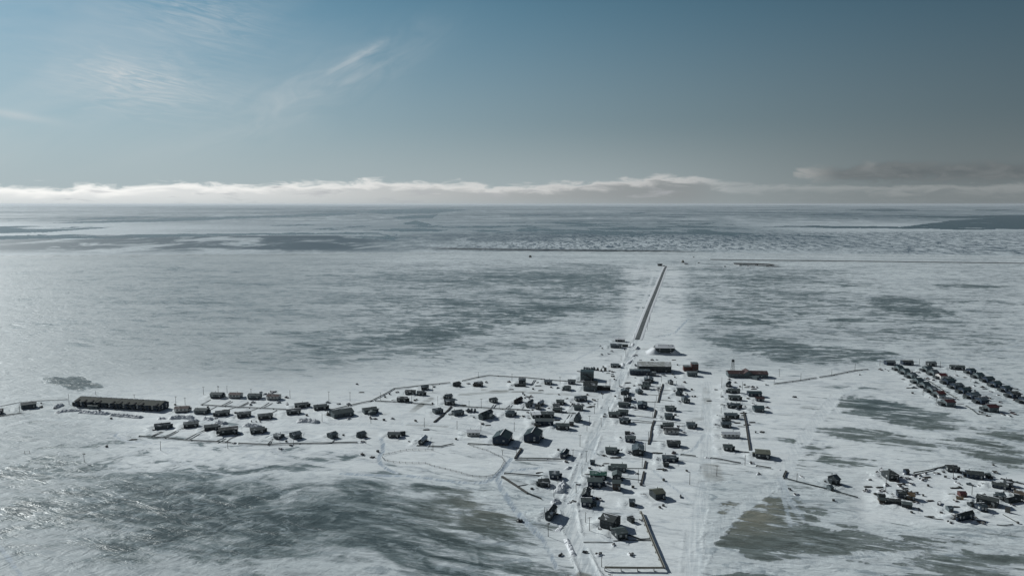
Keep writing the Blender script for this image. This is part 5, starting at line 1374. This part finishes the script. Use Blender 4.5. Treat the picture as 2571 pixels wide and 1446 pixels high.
def build_pipes():
    for st, pts in PIPES:
        h0 = {'e': 1.7}.get(st, 0.0)
        g = [G(*Q(*p), h0) for p in pts]
        mx, my = g[len(g) // 2]
        if st == 's':
            m = MB()
            sweep(m, g, 0.34, 0.15, 0.50)
            o = m.build('service_pipe', PIPE_M)
            tag(o, place('thin service pipe', (g[0][0] + g[-1][0]) / 2, (g[0][1] + g[-1][1]) / 2), 'pipe', 'service pipes to the houses')
        elif st == 'm':
            t = thing('utility_pipe', 0, 0, 0, place('dark main pipe', (g[0][0] + g[-1][0]) / 2, (g[0][1] + g[-1][1]) / 2), 'pipe', 'main utility pipes on the snow', 0.0)
            m = MB()
            fine = sweep(m, g, 0.65, 0.45, 1.1)
            m.build('pipe_jacket', PIPE_M, t)
            for p, n in posts_along(fine, 26, 0):
                MB().box((p.x, p.y, float(ground_z(p.x, p.y)) + 0.1), (1.5, 0.5, 0.6), math.atan2(n.y, n.x)).build('support', TIMBER, t)
        elif st == 'b':
            t = thing('boardwalk', 0, 0, 0, place('wide timber boardwalk', mx, my), 'boardwalk', 'boxed boardwalks of the village', 0.0)
            m = MB()
            fine = sweep(m, g, 1.15, 0.25, 0.75)
            m.build('deck', TIMBER, t)
            for sgn in (-1, 1):
                g2 = []
                for i, (x, y) in enumerate(g):
                    a, b = g[max(i - 1, 0)], g[min(i + 1, len(g) - 1)]
                    dd = Vector((b[0] - a[0], b[1] - a[1], 0)).normalized()
                    g2.append((x - dd.y * sgn * 0.65, y + dd.x * sgn * 0.65))
                m = MB()
                sweep(m, g2, 0.14, 0.1, 0.98)
                m.build('side_board', TIMBER, t)
        else:
            t = thing('raised_boardwalk', 0, 0, 0, place('long raised boardwalk', mx, my), 'boardwalk', 'raised boardwalks on posts', 0.0)
            m = MB()
            fine = sweep(m, g, 1.0, 1.45, 1.75)
            m.build('deck', TIMBER, t)
            for sgn in (-1, 1):
                g2 = []
                for i, (x, y) in enumerate(g):
                    a, b = g[max(i - 1, 0)], g[min(i + 1, len(g) - 1)]
                    dd = Vector((b[0] - a[0], b[1] - a[1], 0)).normalized()
                    g2.append((x - dd.y * sgn * 0.55, y + dd.x * sgn * 0.55))
                m = MB()
                sweep(m, g2, 0.14, 1.5, 2.15)
                m.build('side_rail', paint('bleached_rail', (0.33, 0.32, 0.28), 0.5, 0.85), t)
            for p, n in posts_along(fine, 9.0, 0):
                zz = float(ground_z(p.x, p.y))
                MB().box((p.x, p.y, zz + 0.55), (1.3, 0.22, 1.9), math.atan2(n.y, n.x)).build('post', TIMBER, t)


build_pipes()


# ------------------------------------------------------------------ the fenced oval
def build_fence():
    main = [(515, 245), (540, 280), (620, 300), (830, 320), (1070, 325), (1180, 365), (1330, 400), (1560, 460), (1700, 495), (1850, 500), (1960, 480), (2040, 390), (2090, 300), (2060, 245), (1960, 205), (1880, 165), (1760, 130), (1640, 85)]
    top = [(525, 215), (660, 185), (760, 160), (850, 150), (1000, 155), (1165, 150)]
    for pts, lab in ((main, 'long post and rail fence curving round the snowy oval'), (top, 'short row of fence posts along the top edge of the oval')):
        g = [QG(12, *p) for p in pts]
        t = thing('snow_fence', 0, 0, 0, lab, 'fence', None, 0.0)
        for za, zb in ((0.5, 0.62), (1.05, 1.17)):
            m = MB()
            fine = sweep(m, g, 0.1, za, zb)
            m.build('rail', POLE_M, t)
        ps = posts_along(fine, 5.2, 0)
        for p, n in ps[:98]:
            MB().box((p.x, p.y, float(ground_z(p.x, p.y)) + 0.6), (0.2, 0.2, 1.8)).build('fence_post', POLE_M, t)


build_fence()


# ------------------------------------------------------------------ heaps of ploughed snow
def build_banks():
    for pts, w, h in BANKS:
        g = [Vector((*QG(*p), 0)) for p in pts]
        fine = [g[0]]
        for a, b in zip(g, g[1:]):
            k = max(1, int((b - a).length / 0.7))
            fine += [a + (b - a) * (i + 1) / k for i in range(k)]
        n, m = len(fine), 15
        X, Y, Z = np.zeros((n, m)), np.zeros((n, m)), np.zeros((n, m))
        for i, p in enumerate(fine):
            d = (fine[min(i + 1, n - 1)] - fine[max(i - 1, 0)]).normalized()
            nn = Vector((-d.y, d.x, 0))
            for j in range(m):
                s = (j / (m - 1) * 2 - 1)
                q = p + nn * s * w * 1.25
                X[i, j], Y[i, j] = q.x, q.y
                e = min(1, i / 4, (n - 1 - i) / 4)
                Z[i, j] = h * max(0, 1 - s * s) ** 0.8 * e
        lum = fbm(X / 1.5, Y / 1.5, 3, 31)
        big = fbm(X / 7, Y / 7, 2, 33)
        Z = Z * (0.15 + 1.0 * np.floor(lum * 5) / 5 + 0.25 * lum + 0.6 * big) - 0.25 + ground_z(X, Y)
        cx, cy = float(X.mean()), float(Y.mean())
        vs = np.stack([X - cx, Y - cy, Z], -1).reshape(-1, 3)
        fs = [[i * m + j, i * m + j + 1, (i + 1) * m + j + 1, (i + 1) * m + j] for i in range(n - 1) for j in range(m - 1)]
        o = MB().add(vs, fs).build('snow_bank', SNOWM, None, (cx, cy, 0))
        tag(o, place('lumpy snow bank', cx, cy), 'snow bank', 'ploughed snow banks')


build_banks()


# ------------------------------------------------------------------ smaller things: one of each kind with its parts, then copies
def lump(seed, rx, ry, h, n=9, k=16):
    """a snow-covered heap"""
    m = MB()
    vs = [(0, 0, h)]
    for i in range(1, n):
        for j in range(k):
            a, f = 2 * math.pi * j / k, i / (n - 1)
            q = 1 + 0.5 * (float(fbm(np.array(math.cos(a) * 1.7 + seed), np.array(math.sin(a) * 1.7 + f * 2), 3, seed)) - 0.5)
            z = h * (1 - f * f) * (0.6 + 0.8 * float(fbm(np.array(math.cos(a) * f * 3 + seed), np.array(math.sin(a) * f * 3), 3, seed + 5)))
            vs.append((rx * f * q * math.cos(a), ry * f * q * math.sin(a), z - (0.25 if i == n - 1 else 0)))
    fs = [[0, 1 + j, 1 + (j + 1) % k] for j in range(k)]
    for i in range(n - 2):
        fs += [[1 + i * k + j, 1 + (i + 1) * k + j, 1 + (i + 1) * k + (j + 1) % k, 1 + i * k + (j + 1) % k] for j in range(k)]
    return m.add(vs, fs)


def proto(name):
    o = bpy.data.objects.new(name, None)
    C.objects.link(o)
    o.empty_display_size = 0.3
    return o


def make_snowmobile():
    t = proto('snowmobile')
    MB().prism([(-1.4, 0.35), (1.1, 0.3), (1.45, 0.55), (0.7, 0.95), (0.3, 0.8), (-1.3, 0.78)], -0.35, 0.35).build('body', paint('black_plastic', (0.03, 0.03, 0.035), 0.2, 0.4), t)
    MB().box((0, -0.5, 0.9), (0.42, 1.2, 0.2)).build('seat', STEEL_M, t)
    MB().box((0, 0.55, 1.1), (0.6, 0.06, 0.4)).build('windshield', GLASS_M, t)
    for s in (-0.5, 0.5):
        MB().box((s, 1.1, 0.08), (0.16, 1.2, 0.1)).build('ski', STEEL_M, t)
    MB().box((0, -0.5, 0.2), (0.5, 2.0, 0.36)).build('track', DARK_M, t)
    return t


def make_truck(col):
    t = proto('pickup_truck')
    bm = paint('car_paint_' + str(col), ((0.10, 0.12, 0.14), (0.065, 0.032, 0.03), (0.30, 0.31, 0.32))[col], 0.2, 0.35)
    MB().prism([(-2.6, 0.5), (2.5, 0.5), (2.55, 1.1), (1.3, 1.25), (-2.6, 1.25)], -0.95, 0.95).build('body', bm, t)
    MB().prism([(-0.7, 1.25), (1.3, 1.25), (0.7, 1.95), (-0.5, 1.95)], -0.88, 0.88).build('cab', GLASS_M, t)
    MB().box((0, 0.1, 2.0), (1.6, 1.2, 0.1)).build('roof', bm, t)
    MB().box((0, -1.7, 1.32), (1.6, 1.7, 0.12)).build('bed_snow', SNOWM, t)
    for sx in (-0.95, 0.95):
        for sy in (-1.6, 1.6):
            MB().tube((sx - 0.13, sy, 0.4), (sx + 0.13, sy, 0.4), 0.42, n=10).build('wheel', DARK_M, t)
    return t


def make_junk(v):
    r = random.Random(40 + v)
    t = proto('junk_heap')
    lump(50 + v * 7, 3.0, 1.9, 1.0).build('snow_cover', SNOWM, t)
    for i in range(5):
        MB().box((r.uniform(-2.0, 2.0), r.uniform(-1.5, 0.9), r.uniform(0.4, 0.9)), (r.uniform(0.5, 2.4), r.uniform(0.4, 1.2), r.uniform(0.4, 1.1)), r.uniform(0, 3)).build('scrap', (SCRAP_M, DARK_M, SCRAP_M)[i % 3] if i != v else RUST_M, t)
    MB().tube((-1.4, -0.8, 0.5), (r.uniform(0.6, 1.8), 0.5, r.uniform(1.1, 1.9)), 0.09, n=6).build('beam', TIMBER, t)
    return t


def make_crate():
    t = proto('crate')
    MB().box((0, 0, 0.5), (1.7, 1.3, 1.2)).build('box', SCRAP_M, t)
    MB().box((0, 0, 1.16), (1.85, 1.45, 0.12)).build('lid', DARK_M, t)
    return t


def make_barrel():
    t = proto('barrel')
    MB().tube((0, 0, -0.1), (0, 0, 1.3), 0.42, 0.42, 12).build('drum', STEEL_M, t)
    MB().tube((0, 0, 1.3), (0, 0, 1.38), 0.45, 0.45, 12).build('rim', RUST_M, t)
    return t


def make_lumber():
    t = proto('lumber_pile')
    for i, (y, z, l, a) in enumerate(((-0.6, 0.2, 5.5, 0.0), (0.1, 0.2, 5.0, 0.06), (0.7, 0.2, 5.8, -0.05), (-0.2, 0.55, 5.2, 0.1), (0.4, 0.55, 4.2, -0.08))):
        MB().box((0.2 * i - 0.4, y, z), (l, 0.55, 0.33), a).build('board', TIMBER, t)
    return t


def make_dinghy():
    t = proto('dinghy')
    MB().add([(-2.6, -0.9, 0.9), (-2.6, 0.9, 0.9), (1.4, 0.9, 0.95), (2.9, 0, 1.15), (1.4, -0.9, 0.95), (-2.5, -0.6, 0), (-2.5, 0.6, 0), (1.3, 0.5, 0), (2.3, 0, 0.2), (1.3, -0.5, 0)],
             [[0, 5, 6, 1], [1, 6, 7, 2], [2, 7, 8, 3], [3, 8, 9, 4], [4, 9, 5, 0], [5, 9, 8, 7, 6]]).build('hull', STEEL_M, t)
    MB().add([(-2.5, -0.8, 0.72), (-2.5, 0.8, 0.72), (1.3, 0.8, 0.78), (2.5, 0, 0.95), (1.3, -0.8, 0.78)], [[4, 3, 2, 1, 0]]).build('snow_fill', SNOWM, t)
    MB().box((-2.75, 0, 1.1), (0.35, 0.4, 0.9)).build('outboard', DARK_M, t)
    return t


def make_tank():
    t = proto('fuel_tank')
    MB().tube((0, -2.6, 1.6), (0, 2.6, 1.6), 1.25, 1.25, 16).build('shell', paint('tank_paint', (0.085, 0.10, 0.115), 0.3, 0.5), t)
    for y in (-1.6, 1.6):
        MB().box((0, y, 0.3), (1.9, 0.4, 1.0)).build('cradle', TIMBER, t)
    MB().tube((0, 0.8, 2.8), (0, 0.8, 3.1), 0.3, n=10).build('hatch', STEEL_M, t)
    return t


def make_aframe():
    t = proto('a_frame_shelter')
    MB().prism([(-1.5, -0.1), (1.5, -0.1), (0.1, 3.6), (-0.1, 3.6)], -1.4, 1.4).build('canvas', SCRAP_M, t)
    MB().tube((-1.9, 0, 3.5), (1.9, 0, 3.6), 0.08, n=6).build('ridge_pole', TIMBER, t)
    return t


def make_rack():
    t = proto('drying_rack')
    for x in (-1.8, 1.8):
        for y in (-0.7, 0.7):
            MB().tube((x, y, -0.2), (x, 0, 2.3), 0.08, n=6).build('leg', TIMBER, t)
    for z in (1.6, 2.2):
        MB().tube((-2.3, 0, z), (2.3, 0, z), 0.08, n=6).build('bar', TIMBER, t)
    return t


KIND = {'s': ([make_snowmobile()], 'parked snowmobile', 'snowmobile', 'snowmobiles on the snow', 1.35), 'v': ([make_truck(0), make_truck(1), make_truck(2)], 'snowy parked truck', 'truck', 'trucks parked in the village', 0.95),
        'j': ([make_junk(i) for i in range(4)], 'snowy junk heap', 'junk heap', 'heaps of junk half under snow', 0.85), 'c': ([make_crate()], 'small dark crate', 'crate', 'crates lying in the snow', 1.0),
        'g': ([make_barrel()], 'upright steel barrel', 'barrel', 'barrels beside the lane', 1.2), 'l': ([make_lumber()], 'dark lumber pile', 'lumber pile', 'piles of lumber', 0.95), 'd': ([make_dinghy()], 'snowed in dinghy', 'boat', 'boats laid up in the snow', 1.1),
        't': ([make_tank()], 'dark fuel tank', 'fuel tank', 'rows of fuel tanks', 1.0), 'a': ([make_aframe()], 'pointed canvas shelter', 'shelter', 'pointed shelters', 1.0), 'r': ([make_rack()], 'timber drying rack', 'drying rack', 'drying racks', 1.0)}


def build_small():
    first = set()
    for k, z, x, y in SMALL:
        ps, what, cat, grp, sc = KIND[k]
        i = rng.randrange(len(ps))
        p = ps[i]
        o = p if (k, i) not in first else copy_tree(p)
        first.add((k, i))
        px, py = Q(z, x, y)
        gx, gy = G(px, py)
        far = 1.0 if py > 720 else 3.2
        if py < 720 and k == 'v':
            far = 2.2
        o.location = (gx, gy, float(ground_z(gx, gy)))
        o.rotation_euler = (0, 0, rng.uniform(0, 6.28) if k not in 'tl' else rng.uniform(-0.15, 0.15))
        s = sc * rng.uniform(0.85, 1.2) * far
        o.scale = (s, s, s * (0.8 if far > 1 else 1))
        tag(o, place(what, gx, gy), cat, grp)
    for k, (ps, *_r) in KIND.items():
        for i, p in enumerate(ps):
            if (k, i) not in first:
                for ch in list(p.children):
                    bpy.data.objects.remove(ch)
                bpy.data.objects.remove(p)


build_small()


# ------------------------------------------------------------------ roads on the plain
def strip(name, pts, widths, mat, lift, crown=0.0):
    vs, fs = [], []
    n = len(pts)
    for i, (x, y) in enumerate(pts):
        a, b = pts[max(i - 1, 0)], pts[min(i + 1, n - 1)]
        d = Vector((b[0] - a[0], b[1] - a[1], 0)).normalized()
        w = widths[i] if isinstance(widths, list) else widths
        for k, s in enumerate((-1, -0.8, 0, 0.8, 1)):
            q = (x - d.y * s * w / 2, y + d.x * s * w / 2)
            vs.append((*q, float(ground_z(x, y)) + (lift if k in (1, 2, 3) else lift - 0.45) + (crown if k == 2 else 0)))
    for i in range(n - 1):
        fs += [[i * 5 + j, (i + 1) * 5 + j, (i + 1) * 5 + j + 1, i * 5 + j + 1] for j in range(4)]
    o = MB().add(vs, fs).build(name, mat)
    o['kind'] = 'structure'
    return o


def smooth_line(pts, step=25.0):
    P = [Vector((*p, 0)) for p in pts]
    out = [tuple(P[0][:2])]
    for i in range(len(P) - 1):
        p0, p1, p2, p3 = P[max(i - 1, 0)], P[i], P[i + 1], P[min(i + 2, len(P) - 1)]
        k = max(2, int((p2 - p1).length / step))
        for j in range(1, k + 1):
            u = j / k
            q = 0.5 * ((2 * p1) + (p2 - p0) * u + (2 * p0 - 5 * p1 + 4 * p2 - p3) * u * u + (3 * p1 - p0 - 3 * p2 + p3) * u ** 3)
            out.append((q.x, q.y))
    return out


road_pts = smooth_line([G(1600, 853), G(1612, 820), G(1627, 780), G(1643, 740), G(1657, 705), G(1667, 680), G(1673, 668.5)])
strip('road_embankment', road_pts, 17.0, SNOWM, 0.35, 0.05)
strip('road', road_pts, 8.0, GRAVEL_M, 0.55, 0.10)
run_pts = smooth_line([G(1783, 652), G(1900, 653.5), G(2100, 655.5), G(2300, 658), G(2571, 661.5), G(2900, 665)], 60)
strip('airstrip_road', run_pts, 26.0, GRAVEL_M, 1.2, 0.1)
pit_pts = smooth_line([G(1842, 665), G(1870, 665.5), G(1905, 666.5), G(1930, 667.5), G(1948, 669.5)], 30)
strip('gravel_pit', pit_pts, [34.0] * len(pit_pts), paint('black_gravel', (0.035, 0.037, 0.036), 0.6, 0.95, 0.0), 4.5, 2.5)


# ------------------------------------------------------------------ the open lattice tower behind the rust-roofed wing
def build_tower():
    gx, gy = QG(7, 288, 238)
    t = thing('lattice_tower', gx, gy, 0.2, 'dark lattice tower with a round tank on top behind the rust roofed wing', 'tower')
    h = 10.5
    for sx in (-1, 1):
        for sy in (-1, 1):
            MB().tube((sx * 1.7, sy * 1.7, -0.3), (sx * 1.0, sy * 1.0, h), 0.2, 0.16, 6).build('leg', DARK_M, t)
    for i in range(4):
        z0, z1 = h * i / 4, h * (i + 1) / 4
        m = MB()
        for sy in (-1, 1):
            m.tube((-1.6, sy * 1.55, z0), (1.4, sy * 1.3, z1), 0.1, n=6)
        m.build('brace', DARK_M, t)
    MB().tube((0, 0, h), (0, 0, h + 2.6), 1.7, 1.6, 14).build('tank', DARK_M, t)


build_tower()


# snow ramp that buries the big building beside the straight road
def build_drift():
    d = next(h for h in HOUSES if h.get('short') == 'the half buried building')
    t = d['obj']
    L, W = d['L'], d['W']
    n, m = 28, 18
    X, Y = np.meshgrid(np.linspace(-L / 2 - 15, L / 2 + 9, n), np.linspace(-W / 2 - 9, W / 2 + 1, m))
    u = np.clip((np.abs(X) - L * 0.30) / (L * 0.22), 0, 1)
    prof = sstep(Y, -W / 2 - 8.5, -W / 2 + 1.5)
    Z = 8.6 * prof * sstep(np.abs(X + 1.5), L / 2 + 13, L / 2 - 2) * (0.32 + 0.68 * u)
    Z = Z * (0.85 + 0.4 * (fbm(X / 5 + 9, Y / 5, 3, 61) - 0.5)) - 0.4
    c, s = math.cos(d['yaw']), math.sin(d['yaw'])
    vs = np.stack([X, Y, Z], -1).reshape(-1, 3)
    fs = [[i * n + j, i * n + j + 1, (i + 1) * n + j + 1, (i + 1) * n + j] for i in range(m - 1) for j in range(n - 1)]
    o = MB().add(vs, fs).build('snow_drift', SNOWM, None, (d['x'], d['y'], t.location.z), d['yaw'], True)
    tag(o, 'great snow drift heaped over the front of the half buried building', 'snow drift')


build_drift()


# thin sea air between the camera and the far ice
def build_haze():
    m = bpy.data.materials.new('sea_air')
    m.use_nodes = True
    t = NT(m.node_tree)
    v = t.n('ShaderNodeVolumePrincipled')
    v.inputs['Color'].default_value = (0.90, 0.95, 1.0, 1)
    v.inputs['Density'].default_value = HAZE
    v.inputs['Anisotropy'].default_value = 0.25
    o = t.n('ShaderNodeOutputMaterial')
    t.put(o.inputs['Volume'], v.outputs[0])
    h = MB().box((0, 99000, 109), (420000, 202000, 228)).build('haze', m)
    h['kind'] = 'stuff'
    m.cycles.homogeneous_volume = True


HAZE = 0.8e-5
build_haze()
bpy.context.view_layer.update()
labs = [o['label'] for o in bpy.data.objects if 'label' in o]
print('THINGS', len(labs), 'dup', len(labs) - len(set(labs)), 'long', [l for l in labs if len(l.split()) > 16][:5])
print('\n'.join(sorted({l for l in labs if labs.count(l) > 1})[:20]))
